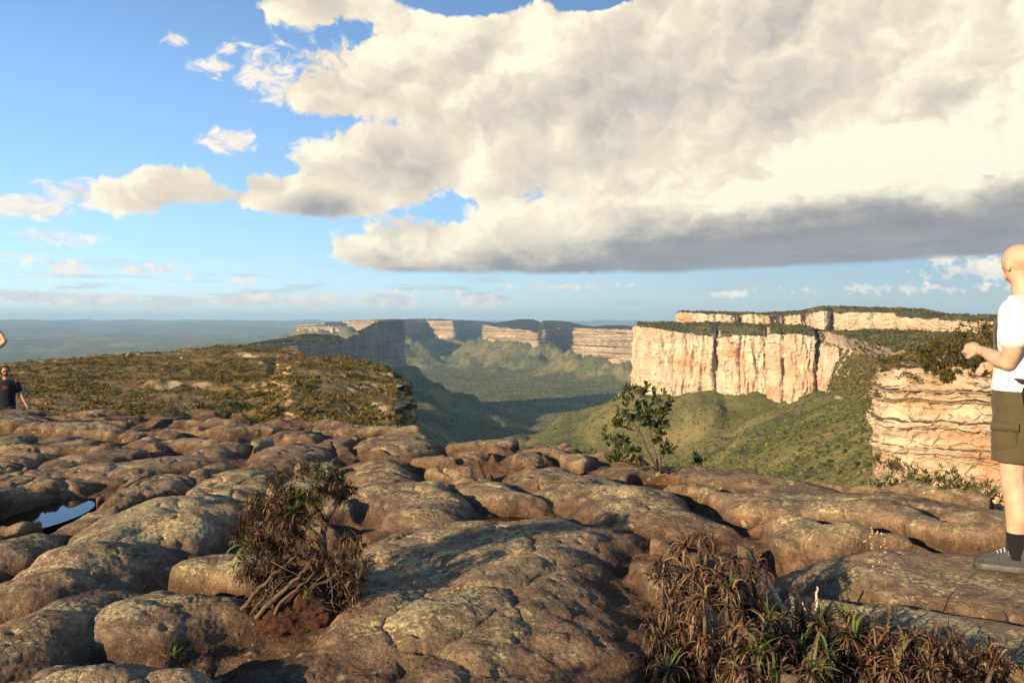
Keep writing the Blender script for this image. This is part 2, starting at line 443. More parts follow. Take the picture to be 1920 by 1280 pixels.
    out = t.mix(t.m('MULTIPLY', stm, front), skyc, (.34, .36, .39))
    litsm = t.m('ADD', t.m('MULTIPLY', fs, .45), .68, clamp=True)
    ecs = t.mix(t.ss(.35, 1., litsm), (.40, .40, .43), (.74, .64, .51))
    out = t.mix(t.m('MULTIPLY', dens2, front), out, ecs)
    out = t.mix(t.m('MULTIPLY', dens, front), out, t.vm('SCALE', cc, scale=.90))
    t.put(bg.inputs['Color'], t.vm('SCALE', out, scale=1/STR)); bg.inputs['Strength'].default_value = STR
    w.cycles.sampling_method = 'MANUAL'; w.cycles.sample_map_resolution = 512
SKYM = (1., 1., 1.)
SHADE = [(760, 300, 190, 80, -.30), (1120, 190, 230, 150, -.26), (1400, 120, 330, 180, -.14), (600, 392, 130, 42, -.50), (330, 392, 120, 22, -.22), (650, 20, 120, 40, -.10), (1130, 300, 90, 100, -.14),
         (1010, 80, 90, 110, .34), (830, 50, 120, 50, .12), (640, 280, 90, 40, .14), (1060, 255, 50, 60, .24), (960, 400, 240, 70, .14), (740, 455, 150, 45, .12), (1700, 300, 320, 100, .50), (1330, 360, 300, 60, .18), (885, 300, 50, 90, .20), (740, 90, 110, 40, .16), (1860, 60, 200, 140, .14)]
CLOUDS = [(1560, 90, 760, 330, 1.3), (1350, 400, 560, 150, 1.), (1050, 200, 420, 230, 1.1), (800, 150, 220, 130, .9), (680, 180, 170, 60, .75), (740, 300, 200, 95, .9),
          (850, 465, 230, 70, .8), (1750, 440, 330, 140, 1.), (1020, 470, 330, 62, .9), (590, 368, 150, 44, .72), (500, 350, 60, 30, .6), (320, 352, 105, 38, .66), (235, 365, 90, 38, .6), (400, 366, 70, 26, .55), (470, 372, 70, 26, .62), (620, 5, 160, 48, .62)]
SMALL = [(55, 387, 75, 24, .8), (150, 362, 80, 30, .55), (432, 265, 60, 26, .7), (500, 130, 80, 60, .38), (400, 125, 50, 22, .36), (330, 75, 30, 14, .4), (430, 95, 24, 14, .42), (530, 175, 50, 36, .42),
         (120, 500, 70, 18, .40), (290, 505, 70, 18, .38), (465, 525, 30, 9, .35), (100, 445, 90, 14, .34), (10, 480, 40, 10, .36),
         (60, 556, 60, 13, .85), (180, 562, 100, 15, .85), (320, 566, 80, 13, .75), (470, 563, 80, 14, .8), (590, 564, 80, 14, .8), (735, 562, 70, 19, .9), (900, 564, 50, 15, .95), (840, 549, 40, 7, .4),
         (1060, 536, 110, 10, .5), (1365, 550, 40, 8, .4), (1830, 508, 90, 22, .55), (1700, 540, 200, 10, .4), (1750, 480, 120, 12, .3)]
build_world()

# =================================================================== FOREGROUND ROCK
_az_px = np.array([-900, -300, 0, 180, 430, 560, 700, 760, 830, 1000, 1100, 1250, 1400, 1560, 1650, 1870, 2300, 3200])
_az_y = np.array([765, 765, 765, 768, 772, 785, 800, 806, 825, 835, 850, 875, 885, 905, 918, 946, 970, 990])
_az_z = np.array([-.2, -.2, -.15, -.15, -.12, -.12, -.1, -.1, -.08, -.06, -.04, -.02, 0, .02, .05, .06, .1, .1])
def base_h(x, y):
    u = x/np.maximum(y, .3)
    px = np.clip(960+F*u, -900, 3200)
    yr = np.interp(px, _az_px, _az_y); zc = np.interp(px, _az_px, _az_z)
    Rd = (EYE-zc)/((yr-HOR)/F)                       # depth (y) of the rim
    Rd = Rd*(1+.02*pn2(px/60., 0*px, 3))
    t = np.clip(y/Rd, 0, 1)
    z = zc*t**1.5-.02 + .05*fbm2(x*.35, y*.35, 3, 5) + .10*sstep(1.6, 3., x)*sstep(7, 4, y)
    ov = np.maximum(y-Rd, 0)
    left = sstep(780, 700, px)
    dl = -np.minimum(.55*ov**1.1, 1.15)-np.maximum(ov-4.2, 0)*.42-np.maximum(ov-30, 0)*.3
    dr = -.5*ov-1.3*np.maximum(ov-.8, 0)**1.15
    z = z+np.where(ov > 0, left*dl+(1-left)*dr, 0)
    return z, ov, Rd

# mounds read off the photo: left, right, crest row, front row, height, skew (sideways shift with depth)
MOUNDS = [
 (128, 452, 978, 1160, .30, .0), (-80, 178, 1090, 1172, .17, .1), (128, 500, 1143, 1238, .15, .25), (-60, 235, 1172, 1330, .17, .0),
 (130, 335, 948, 1012, .17, .1), (-80, 80, 930, 1002, .18, .0), (-70, 118, 1012, 1092, .18, 0), (325, 490, 960, 1018, .17, .2),
 (238, 352, 892, 948, .19, .1), (330, 545, 890, 962, .24, 0), (88, 372, 858, 912, .20, .6), (-60, 150, 893, 940, .16, .3), (362, 420, 866, 906, .20, 0), (424, 524, 882, 914, .13, 0),
 (14, 162, 861, 902, .20, .2), (118, 240, 832, 864, .18, .2), (-30, 92, 840, 874, .17, 0), (212, 272, 829, 847, .13, 0), (348, 460, 826, 864, .22, 0), (478, 625, 829, 872, .20, 0),
 (230, 330, 806, 830, .20, .2), (60, 160, 800, 822, .16, 0), (385, 470, 776, 800, .26, 0), (280, 350, 788, 808, .22, 0), (500, 600, 790, 812, .2, 0), (585, 660, 808, 832, .18, 0),
 (655, 838, 808, 852, .26, -.2), (628, 808, 866, 918, .20, -.2), (626, 905, 915, 1003, .25, -.3), (828, 1003, 903, 958, .20, -.4), (945, 1125, 877, 922, .20, -.4),
 (980, 1295, 918, 1036, .27, -.35), (842, 925, 836, 862, .15, 0), (930, 1050, 846, 868, .15, -.3), (780, 1225, 1008, 1082, .18, .3), (640, 945, 1026, 1068, .14, .1),
 (480, 1260, 1082, 1380, .20, .0), (600, 900, 1125, 1250, .16, .2), (1225, 1505, 888, 948, .17, -.7), (1110, 1260, 872, 905, .15, -.3), 
 
 (1590, 1855, 966, 1085, .17, -.9), (1808, 2010, 1070, 1120, .16, -.5), (1440, 2050, 1095, 1215, .20, -.6), 
 (1210, 1360, 1130, 1330, .18, 0), 
]
POOLS = [(92, 205, 930, 986, .16), (290, 375, 934, 986, .16), (890, 1030, 972, 1014, .13), (880, 918, 893, 906, .13), (1180, 1260, 905, 925, .13), (1845, 1880, 983, 1000, .1), (190, 240, 818, 828, .1), (575, 600, 800, 808, .1)]
def gpt(px, py, z=0.):
    d = (EYE-z)/((py-HOR)/F); return (px-960)/F*d, d
def rock_h(x, y, want=False):
    sh = x.shape
    bz, ov, Rd = base_h(x, y)
    wx = x+.26*fbm2(x*1.1, y*1.1, 3, 21)+.03*fbm2(x*5, y*5, 2, 22); wy = y+.26*fbm2(x*1.0, y*1.0, 3, 27)+.03*fbm2(x*5, y*5, 2, 28)
    # smooth swells and hollows, with low lens-shaped mounds riding on them
    ani = 1+.7*sstep(0., 2.5, x)*sstep(10, 5, y)
    fl_ = 1+.35*sstep(1., -2., x)
    cx = (wx+.45*wy*sstep(-.5, 2., wx)+.35*wy*sstep(0, -3, wx))/1.10/fl_; cy = wy/1.0/ani
    f1, f2, idv = worley(cx+.3*pn2(cx*1.3, cy*1.3, 34), cy+.3*pn2(cx*1.3, cy*1.3, 35), 4)
    e = np.clip((f2-f1)/.75, 0, 1)
    dome = e*(2-e)
    sw = fbm2(cx*1.05, cy*1.25, 2, 91)
    h = .115*np.tanh(2.2*sw)+dome*(.03+.08*idv)+.02*dome*fbm2(x*2.3, y*2.3, 2, 31)-.02
    # long diagonal ribs on the right-hand slab
    wr = wx*.81+wy*.59; vr = wx*.59-wy*.81
    rib = np.tanh(2.0*(pn2(wr/.44+.3*pn2(vr/1.5, wr, 94), vr/2.1, 95)*1.25+.35*pn2(wr/.24, vr/1.2, 96))+.25)
    mr = sstep(.5, 1.5, x+.25*(y-6))*sstep(12, 8, y)
    h = h*(1-mr)+mr*(.120*rib+.015*fbm2(x*2, y*2, 2, 97)+.03)
    cover = np.zeros(sh); hm = np.zeros(sh)-1
    for (x0, x1, yt, yb, H, sk) in MOUNDS:
        H = H*.50
        gx, dc = gpt((x0+x1)/2, yt, H*.97); _, df = gpt(0, yb, -.02)
        if yb > 1290: df = max(df, 2.2)
        b = max((dc-df)*1.25, .15); mid = df+b; b *= .92; a = (x1-x0)/2/F*(df+.6*b)*.97; gx = ((x0+x1)/2-960)/F*(mid)
        lim = max(a, b)*1.9+.3
        m = (np.abs(x-gx) < lim+b*abs(sk)) & (np.abs(y-mid) < lim)
        if not m.any(): continue
        my = y[m]+.5*(wy[m]-y[m]); mx = x[m]+.5*(wx[m]-x[m]); Y = (my-mid)/b; X = (mx-gx-sk*(my-mid))/a
        r = (np.abs(X)**2.3+np.abs(Y)**2.3)**(1/2.3)
        r = r*(1+.10*fbm2(x[m]*1.8/max(a, .25)*.5+H*40, y[m]*1.2, 3, int(abs(x0)) % 50))
        f = (H+.06)*(1-np.clip(r, 0, 1.5)**2.9)-.06
        f = f+H*.30*fbm2(x[m]*1.5, y[m]*1.5, 2, int(abs(x1)) % 50)
        cv = sstep(1.28, 1.0, r)
        cover[m] = np.maximum(cover[m], cv)
        k = .02
        q = np.where(r < 1.4, f, -.5); p_ = hm[m]; k = .035; hm[m] = np.maximum(p_, q)+np.maximum(k-np.abs(p_-q), 0)**2/(4*k)
    chan = -.15-.05*fbm2(x*1.3, y*1.3, 3, 51)+.0*x
    h = np.where(cover > 0, h*(1-cover*.97), h)
    chd = chan*(1-.35*sstep(1.5, 3.5, x))
    low = chd*1.05*sstep(-.01, .13, .075-h)                       # channels between mounds
    g1, g2, gi = worley(wx/.50+7, wy/.42/ani, 17); ge = np.clip((g2-g1)/.7, 0, 1); kn = ge*(2-ge)*.042*gi*(1-.5*sstep(.5, 2, x))
    sc_ = (1-.42*sstep(5.5, 11, y))*1.05
    q = h+low; k = .05; hh = (np.maximum(q, hm)+np.maximum(k-np.abs(q-hm), 0)**2/(4*k))*sc_+kn
    hh = np.where((hm > -.2) & (h+low > hm-.03), hh, hh)
    # rain pools sunk between the mounds
    for (x0, x1, yt, yb, dp) in POOLS:
        gx, dt = gpt((x0+x1)/2, yt, -.1); _, db = gpt(0, yb, -.1); mid = (dt+db)/2; b = (dt-db)/2*1.05; a = (x1-x0)/2/F*mid*1.05
        r = np.sqrt(((x+.25*(wx-x)-gx)/a)**2+((y+.25*(wy-y)-mid)/b)**2)
        c_ = sstep(1.22, .85, r); hh = hh*(1-c_)-(dp+.09)*c_
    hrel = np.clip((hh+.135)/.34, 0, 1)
    fade = sstep(8, 2.5, ov)
    det = .0045*fbm3(x*9, y*9, hh*9, 4, 61)+.0035*fbm2(x*42, y*42, 2, 66)+.009*fbm2(x*3.6, y*3.6, 3, 69)-.05*sstep(.06, .0, np.abs(fbm2(x*.7+3, y*.9, 3, 67)))*sstep(-.1, .3, pn2(x*.5, y*.5, 68))
    # small weather pits
    p1, p2, pi = worley(x*7+.5*wx, y*7, 13)
    pits = -.020*sstep(.33, .10, p1)*(pi > .78)*sstep(.3, .55, hrel)
    ter = .006*np.sin((hh+.03*fbm2(x*1.2, y*1.2, 2, 71))*95)*sstep(.75, .35, hrel)
    H_ = bz+(hh+det+pits+ter*.6)*(.35+.65*fade)+(1-fade)*.5*fbm2(x*.4, y*.4, 3, 81)
    # a level standing place where the hiker is
    fl = sstep(.62, .30, np.hypot((x-2.72)/1.1, y-4.58)); H_ = H_*(1-fl)+fl*(.105+.012*fbm2(x*3, y*3, 3, 98))
    fl = sstep(1.3, .6, np.hypot(x-2.72, (y-3.9)/.9))*sstep(1.2, 2.2, x); H_ = np.minimum(H_, H_*(1-fl)+fl*np.minimum(H_, .075+.3*(H_-.075)))
    if want: return H_, hrel, ov
    return H_
def gz(x, y):
    return float(rock_h(np.array([float(x)]), np.array([float(y)]))[0])
def gxy(px, py, z=0.):
    """ground point seen at a pixel of the photo"""
    d = (EYE-z)/((py-HOR)/F)
    for _ in range(12):
        zz = gz((px-960)/F*d, d); dn = (EYE-zz)/((py-HOR)/F); d = d*.5+dn*.5
    return (px-960)/F*d, d, gz((px-960)/F*d, d)
def build_rock():
    na, nr = 1250, 1150
    az = np.radians(np.linspace(-50, 47, na)); t = np.linspace(0, 1, nr)
    r = 1.0*(22/1.0)**np.clip(t/.94, 0, 1)*(70/22)**np.clip((t-.94)/.06, 0, 1)
    X = np.sin(az)[None]*r[:, None]; Y = np.cos(az)[None]*r[:, None]
    Z, hrel, ov = rock_h(X, Y, True)
    # the slabs are undercut: push the lips out over the hollows
    Zs = Z.copy()
    for _ in range(3): Zs = smooth_rows(smooth_rows(Zs, 1), 1, 0)
    dr = np.gradient(Zs, axis=0)/np.gradient(r)[:, None]; da = np.gradient(Zs, axis=1)/(r[:, None]*(az[1]-az[0]))
    gx = dr*np.sin(az)[None]+da*np.cos(az)[None]; gy = dr*np.cos(az)[None]-da*np.sin(az)[None]
    g = np.hypot(gx, gy)+1e-6; k = np.minimum(g, 1.4)/g*np.clip((hrel-.42)*1.9, -.5, .8)*.05*(ov < .3)*sstep(.0, .5, g)
    k = k*sstep(1.6, 2.4, r)[:, None]; X = X-gx*k; Y = Y-gy*k
    V = np.stack([X, Y, Z], -1)
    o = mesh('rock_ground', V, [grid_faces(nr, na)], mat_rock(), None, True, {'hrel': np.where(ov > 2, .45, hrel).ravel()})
    setp(o, kind='structure')
    # the same rock carried on round behind the viewpoint
    az2 = np.radians(np.linspace(46.5, 310.5, 160)); r2 = np.concatenate([[.0], np.geomspace(.6, 60, 90)])
    X = np.sin(az2)[None]*r2[:, None]; Y = np.cos(az2)[None]*r2[:, None]
    Z = -.06+.10*fbm2(X*.9, Y*.9, 4, 9)-.10-np.maximum(r2[:, None]-24, 0)*1.1
    mesh('rock_ground', np.stack([X, Y, Z], -1), [grid_faces(91, 160)], o.data.materials[0], None, True, {'hrel': np.full(X.size, .55)})['kind'] = 'structure'
    an = np.linspace(0, 2*np.pi, 48, endpoint=False); V = np.concatenate([[[0, 0, -.2]], np.stack([1.3*np.cos(an), 1.3*np.sin(an), -.2+0*an], 1)]); j = np.arange(48)
    mesh('rock_ground', V, [np.stack([0*j, 1+j, 1+(j+1) % 48], 1)], o.data.materials[0], None, True, {'hrel': np.full(49, .4)})['kind'] = 'structure'
def mat_water():
    m, t, b = material('pool_water', .03)
    b.inputs['Base Color'].default_value = (.018, .012, .009, 1); b.inputs['Specular IOR Level'].default_value = .6; b.inputs['IOR'].default_value = 1.33
    t.put(b.inputs['Normal'], t.bump(t.noise(t.pos(), 9, 2), .05, .01)); return m
def build_pools():
    mw = mat_water()
    for (x0, x1, yt, yb, dp) in POOLS:
        gx, dt = gpt((x0+x1)/2, yt, -.1); _, db = gpt(0, yb, -.1); mid = (dt+db)/2; b = (dt-db)/2*1.12; a = (x1-x0)/2/F*mid*1.12
        an = np.linspace(0, 2*np.pi, 40, endpoint=False)
        bz = float(base_h(np.array([gx]), np.array([mid]))[0][0])
        z = bz-.02-dp*.35
        V = np.concatenate([[[gx, mid, z]], np.stack([gx+a*np.cos(an), mid+b*np.sin(an), z+0*an], 1)])
        j = np.arange(40); f = np.stack([0*j, 1+j, 1+(j+1) % 40], 1)
        setp(mesh('water', V, [f], mw), kind='structure')

# =================================================================== LANDFORMS
def resample(row, nu, closed=False):
    P_ = np.asarray(row, float)
    if closed: P_ = np.concatenate([P_, P_[:1]])
    return P_
def loft(rows, us, nu, nvs, smooth=True):
    """rows: list of (K,3) world points; us: (K,) parameter; nvs: rows of quads between neighbours"""
    u = np.linspace(us[0], us[-1], nu)
    R_ = [np.stack([np.interp(u, us, r[:, k]) for k in range(3)], 1) for r in rows]
    out = []
    for i, n in enumerate(nvs):
        t = np.linspace(0, 1, n, endpoint=False)[:, None, None]
        out.append(R_[i][None]*(1-t)+R_[i+1][None]*t)
    out.append(R_[-1][None]); return np.concatenate(out)
def smooth_rows(V, n, axis=1):
    for _ in range(n):
        if axis == 1: V[:, 1:-1] = .25*V[:, :-2]+.5*V[:, 1:-1]+.25*V[:, 2:]
        else: V[1:-1] = .25*V[:-2]+.5*V[1:-1]+.25*V[2:]
    return V
TALUS = []   # (xy points, base z) of every cliff foot, read by the valley floor
def cliff_disp(V, n, s, flute=1., strata=1., seed=0, blockL=1., fine=.3):
    """outward offset for a cliff whose features are s metres across"""
    x, y, z = V[..., 0], V[..., 1], V[..., 2]
    q = (x*-n[..., 1]+y*n[..., 0])      # rough along-cliff coordinate
    a = flute*s*(ridge2((x+y*.6)/(2.6*s), z/(14*s), 3, seed)-.6)*.55
    wob = .35*s*pn3(x/(6*s), y/(6*s), z/(6*s), seed+7)
    lay = pn2(z/(s*.55)+wob/s*.6, (x+y)/(30*s), seed+3)+.5*pn2(z/(s*.22)+wob/s, (x+y)/(14*s), seed+4)
    b = strata*s*.45*np.tanh(lay*3)
    c = s*fine*fbm3(x/(1.1*s), y/(1.1*s), z/(.8*s), 4, seed+9)
    return a+b+c
def mesa(name, pts, rim, base, d, top_h=6., s=14., flute=1., strata=.5, mat=None, back=None, nu=420, nv=70, seed=0, topn=26, hump=0., talus=True, depth=400., close=True, topnoise=3.):
    """pts: photo columns, rim rows, base rows, distances; depth = how far the top reaches back"""
    pts = np.asarray(pts, float); rim = np.asarray(rim, float); base = np.asarray(base, float); d = np.asarray(d, float)
    A = P(pts, rim, d); B = P(pts, base, d)
    if close:
        # walls that run back at both ends
        la, ra = A[0].copy(), A[-1].copy(); lb, rb = B[0].copy(), B[-1].copy()
        bl, br = la*(1+depth/la[1]), ra*(1+depth/ra[1]); bl[2] = la[2]; br[2] = ra[2]; bl[0] += depth*.15; br[0] -= depth*.1
        A = np.concatenate([[bl], A, [br]]); B = np.concatenate([[[bl[0], bl[1], lb[2]]], B, [[br[0], br[1], rb[2]]]])
    seg = np.concatenate([[0], np.cumsum(np.linalg.norm(np.diff(A[:, :2], axis=0), axis=1))])
    C = A+np.array([0, depth*.55, 0])*(1 if not close else 0)
    if close:
        mid = (A[0]+A[-1])/2; C = A*.45+mid*.55; C[0] = A[0]*.7+mid*.3; C[-1] = A[-1]*.7+mid*.3
    C[:, 2] = A[:, 2]+top_h+hump*np.sin(np.linspace(0, np.pi, len(C)))
    D = C*.4+((A[0]+A[-1])/2)*.6 if close else C+np.array([0, depth*.45, 0]); D[:, 2] = C[:, 2]
    E = D.copy(); E[:, 2] -= top_h
    B2 = B.copy(); B2[:, 2] -= 60
    if talus: TALUS.append((B[:, :2].copy(), B[:, 2].copy()))
    V = loft([B2, B, A, C, D], seg, nu, [5, nv, topn, 10])
    n = grid_normals(V)
    nh = n.copy(); nh[..., 2] = 0; nh /= np.linalg.norm(nh, axis=-1, keepdims=True)+1e-6
    # make it point towards the viewer side
    m0 = V[2:nv].mean(axis=(0, 1)); cen = A.mean(0)+np.array([0, depth*.5, 0])
    sg = np.sign(np.sum(nh[6:nv, :, :2]*(V[6:nv, :, :2]-cen[:2]), -1).mean())
    nh *= sg
    row = np.arange(V.shape[0]); w = np.where(row <= 5+nv, 1., np.clip(1-(row-5-nv)/6., 0, 1))
    nh[5+nv+1:] = nh[5+nv]
    off = cliff_disp(V, nh, s, flute, strata, seed)
    off = off*w[:, None]
    lean = np.clip((5+nv-row)/nv, 0, 1)*s*.35        # foot stands slightly proud
    V = V+nh*(off+lean[:, None])[..., None]
    tp = np.clip((row-5-nv)/5., 0, 1)
    V[..., 2] += tp[:, None]*topnoise*fbm2(V[..., 0]/(s*4), V[..., 1]/(s*4), 4, seed+5)
    edge = np.exp(-((row-5-nv)/3.)**2)
    V[..., 2] += edge[:, None]*s*.16*fbm2(V[..., 0]/(s*1.2), V[..., 1]/(s*1.2), 3, seed+6)
    o = mesh(name, V, [grid_faces(V.shape[0], nu)], mat, None, True); setp(o, kind='structure')
    return o, V

def dist_poly(x, y, pts, vals):
    best = np.full(x.shape, 1e9); bv = np.zeros(x.shape)
    for i in range(len(pts)-1):
        a = pts[i]; b = pts[i+1]; ab = b-a; l2 = (ab**2).sum()+1e-6
        t = np.clip(((x-a[0])*ab[0]+(y-a[1])*ab[1])/l2, 0, 1)
        dd = np.hypot(x-a[0]-t*ab[0], y-a[1]-t*ab[1]); m = dd < best
        best = np.where(m, dd, best); bv = np.where(m, vals[i]+(vals[i+1]-vals[i])*t, bv)
    return best, bv
def floor_h(x, y):
    r = np.hypot(x, y); az = np.degrees(np.arctan2(x, y))
    z = -350+14*fbm2(x/900, y/900, 4, 101)
    # rolling plains to the left and far, low ridges on the skyline
    far = sstep(5000, 12000, r)
    z = z+far*(95*fbm2(x/3600, y/2600, 5, 111)+60*np.maximum(ridge2(x/9000+3, y/5200, 3, 117)-.7, 0))
    z = z+sstep(8000, 30000, r)*150
    z = z+sstep(22000, 38000, r)*(170+70*np.tanh(2*fbm2(x/16000, y/9000, 3, 121)))
    return z
def ground_all(x, y):
    z = floor_h(x, y)
    r = np.hypot(x, y)
    own = -48-.85*np.maximum(r-60, 0)*(1+.04*fbm2(x/60, y/60, 3, 131))
    own = np.where(own < -300, -300-50*(1-np.exp((own+300)/50)), own)
    T = [own]
    for pts, vals in TALUS:
        lo = pts.min(0)-1200; hi = pts.max(0)+1200
        m = (x > lo[0]) & (x < hi[0]) & (y > lo[1]) & (y < hi[1])
        tz = np.full(x.shape, -2000.)
        if m.any():
            wq_ = 34*np.clip(np.hypot(x[m], y[m])/1500, .5, 2.5); dd, bz = dist_poly(x[m]+wq_*fbm2(x[m]/160, y[m]/160, 3, 161), y[m]+wq_*fbm2(x[m]/160, y[m]/160, 3, 163), pts, vals)
            sc = np.clip(np.hypot(x[m], y[m])/3000, .35, 1)
            g = fbm2(x[m]/(150*sc), y[m]/(150*sc), 4, 141); rg = ridge2(x[m]/(330*sc), y[m]/(330*sc), 3, 145)
            H = np.maximum(bz+372, 30); e = dd*(1-.24*rg*sstep(0, 120, dd)*np.exp(-dd/(420*sc)))
            tz[m] = bz+6-H*(1-np.exp(-(e*(.70 if abs(pts[:, 0].mean()) < 900 and pts[:, 1].mean() < 1600 else 1.0)/H)**1.15))+5*g*sstep(0, 60, dd)
        T.append(tz)
    k = 9.
    mx = z.copy()
    for tz in T:
        h = np.clip(.5+.5*(tz-mx)/k, 0, 1); mx = mx*(1-h)+tz*h+k*h*(1-h)
    return mx
def build_terrain():
    na, nr = 1100, 1000
    az = np.radians(np.linspace(-52, 52, na)); t = np.linspace(0, 1, nr)
    r = 52*(45000/52)**t
    X = np.sin(az)[None]*r[:, None]; Y = np.cos(az)[None]*r[:, None]
    Z = ground_all(X, Y)
    s = np.clip(r/1500, .2, 5)[:, None]
    Z = Z+1.6*np.minimum(s, 2)*fbm2(X/22, Y/22, 2, 151)*(r < 5000)[:, None]
    V = np.stack([X, Y, Z], -1)
    m = terrain_mat('valley_forest', 9., rock=((.22, .16, .09), (.26, .20, .12), (.15, .11, .07)), veg=((.070, .080, .022), (.160, .155, .045), (.28, .22, .085)), slope=(.05, .2), vs=1, bumpd=1.4)
    o = mesh('valley_terrain', V, [grid_faces(nr, na)], m); setp(o, kind='structure')
    return V
def scatter(V, n, size, region=None, slope_min=.55, wfun=None, seed=0):
    """random points on a grid surface, weighted by solid angle seen from the viewpoint when asked"""
    r_ = np.random.default_rng(seed)
    c = .25*(V[:-1, :-1]+V[1:, :-1]+V[:-1, 1:]+V[1:, 1:])
    e1 = V[1:, :-1]-V[:-1, :-1]; e2 = V[:-1, 1:]-V[:-1, :-1]
    nn = np.cross(e1, e2); A = np.linalg.norm(nn, axis=-1)+1e-9; nz = np.abs(nn[..., 2])/A
    w = A*(nz > slope_min)
    if wfun is not None: w = w*wfun(c, nz)
    w = w.ravel()/w.sum()
    idx = r_.choice(w.size, n, p=w); i, j = np.unravel_index(idx, A.shape)
    a, b = r_.random(n)[:, None], r_.random(n)[:, None]
    return V[i, j]*(1-a)*(1-b)+V[i+1, j]*a*(1-b)+V[i, j+1]*(1-a)*b+V[i+1, j+1]*a*b

# =================================================================== BUILD THE LAND
build_rock(); build_pools()
M_far = terrain_mat('far_cliff', 16., rock=((.40, .30, .21), (.52, .41, .29), (.26, .19, .13)), veg=((.022, .034, .012), (.05, .06, .02), (.09, .08, .035)), slope=(.50, .68), bumpd=1.)
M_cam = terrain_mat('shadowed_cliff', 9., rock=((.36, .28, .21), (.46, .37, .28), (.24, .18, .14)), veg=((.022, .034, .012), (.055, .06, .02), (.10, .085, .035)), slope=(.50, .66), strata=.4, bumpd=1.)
M_main = terrain_mat('sandstone_cliff', 7., rock=((.50, .375, .255), (.64, .53, .39), (.36, .25, .17)), veg=((.045, .055, .014), (.11, .11, .03), (.20, .155, .06)), slope=(.54, .70), strata=.22, stain=.8, bumpd=.9, sz=.5, vstreak=.4, blay=.15)
# the long wall of table mountains, nearest last
mesa('mesa', [560, 610, 640, 700, 757, 800, 815, 850, 866, 905, 925], [608, 605, 602, 601, 601, 602, 601, 600, 601, 602, 605], [617, 618, 619, 621, 624, 624, 627, 627, 625, 622, 620], [9500, 9000, 9400, 9200, 7700, 8500, 8000, 7850, 8600, 9600, 9900], s=34, mat=M_far, seed=1, depth=1500, top_h=15, topnoise=12)
mesa('mesa', [560, 585, 620, 650], [612, 610, 611, 612], [617, 617, 617, 617], [7200, 7000, 6800, 6800], s=22, mat=M_far, seed=2, depth=700, top_h=5)
mesa('mesa', [652, 668, 700, 730, 742], [604, 601, 600, 600, 603], [612, 614, 616, 617, 617], [6900, 6700, 6600, 6600, 6800], s=18, mat=M_far, seed=3, depth=700, top_h=4)
mesa('mesa', [906, 915, 940, 975, 1005, 1022, 1040, 1078, 1110], [609, 610, 614, 617, 623, 617, 615, 613, 612], [629, 634, 638, 640, 643, 641, 638, 636, 634], [6700, 6550, 6350, 6150, 5950, 6000, 6300, 6500, 7000], s=26, mat=M_far, seed=4, depth=1200, top_h=40, hump=22)
mesa('mesa', [1076, 1082, 1110, 1150, 1180, 1205, 1300], [615, 615, 616, 617, 617, 618, 617], [655, 660, 664, 672, 678, 682, 690], [5500, 5400, 5250, 5050, 4900, 4850, 4700], s=19, strata=1.1, flute=.5, mat=M_far, seed=5, depth=1100, top_h=14)
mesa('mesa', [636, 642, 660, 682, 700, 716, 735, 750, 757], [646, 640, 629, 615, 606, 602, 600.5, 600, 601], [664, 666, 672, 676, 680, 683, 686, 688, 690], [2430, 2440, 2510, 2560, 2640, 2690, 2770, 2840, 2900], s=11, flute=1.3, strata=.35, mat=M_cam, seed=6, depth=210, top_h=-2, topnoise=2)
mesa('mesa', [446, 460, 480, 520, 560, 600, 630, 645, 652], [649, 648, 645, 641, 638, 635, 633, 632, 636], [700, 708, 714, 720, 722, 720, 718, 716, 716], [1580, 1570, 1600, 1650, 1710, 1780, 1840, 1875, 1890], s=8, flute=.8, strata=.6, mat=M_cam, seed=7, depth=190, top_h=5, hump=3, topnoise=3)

# the bright wall on the right and its wooded top
pX = [1192, 1194, 1204, 1230, 1262, 1300, 1334, 1344, 1352, 1380, 1428, 1436, 1444, 1461, 1470, 1478, 1500, 1522, 1530, 1545, 1560, 1590, 1640, 1720, 1850, 2050]
pR = [613, 612, 612, 615, 622, 628, 630, 640, 632, 630, 629, 640, 627, 626, 632, 625, 626, 630, 640, 650, 655, 672, 690, 700, 700, 720]
pB = [730, 733, 738, 744, 748, 742, 734, 732, 742, 744, 738, 736, 746, 748, 742, 746, 742, 736, 738, 740, 740, 744, 762, 800, 900, 1050]
pD = [1690, 1640, 1610, 1585, 1570, 1560, 1550, 1574, 1545, 1535, 1530, 1556, 1490, 1480, 1494, 1475, 1468, 1470, 1530, 1450, 1330, 1050, 760, 560, 380, 250]
pX, pR, pB, pD = map(lambda a: np.array(a, float), (pX, pR, pB, pD))
A = P(pX+np.interp(pX, [1545, 1590, 1640, 1720, 1800], [0, 32, 36, 20, 0]), pR-np.interp(pX, [1545, 1590, 1640, 1720], [0, 8, 10, 0]), pD+np.interp(pX, [1545, 1590, 1640, 1800], [0, 110, 90, 20])); B = P(pX, pB, pD); k_ = [0, 1, 2, 3, 5, 6, 8, 10, 12, 15, 17, 19, 20, 21, 22, 23, 24, 25]; TALUS.append((B[k_, :2].copy(), B[k_, 2].copy()))
T1 = P(np.interp(pX, [1192, 1545, 2050], [1196, 1545, 2150]), np.interp(pX, [1192, 1230, 1400, 1530, 1600, 1700, 2050], [606, 605, 609, 615, 640, 672, 690]), pD+np.interp(pX, [1192, 1545, 1700, 2050], [60, 90, 90, 60]))
T2 = P(np.interp(pX, [1192, 1545, 2050], [1230, 1640, 2300]), np.interp(pX, [1192, 1300, 1545, 1700, 2050], [606, 606, 616, 624, 640]), np.interp(pX, [1192, 1545, 1700, 2050], [1760, 1560, 1300, 700]))
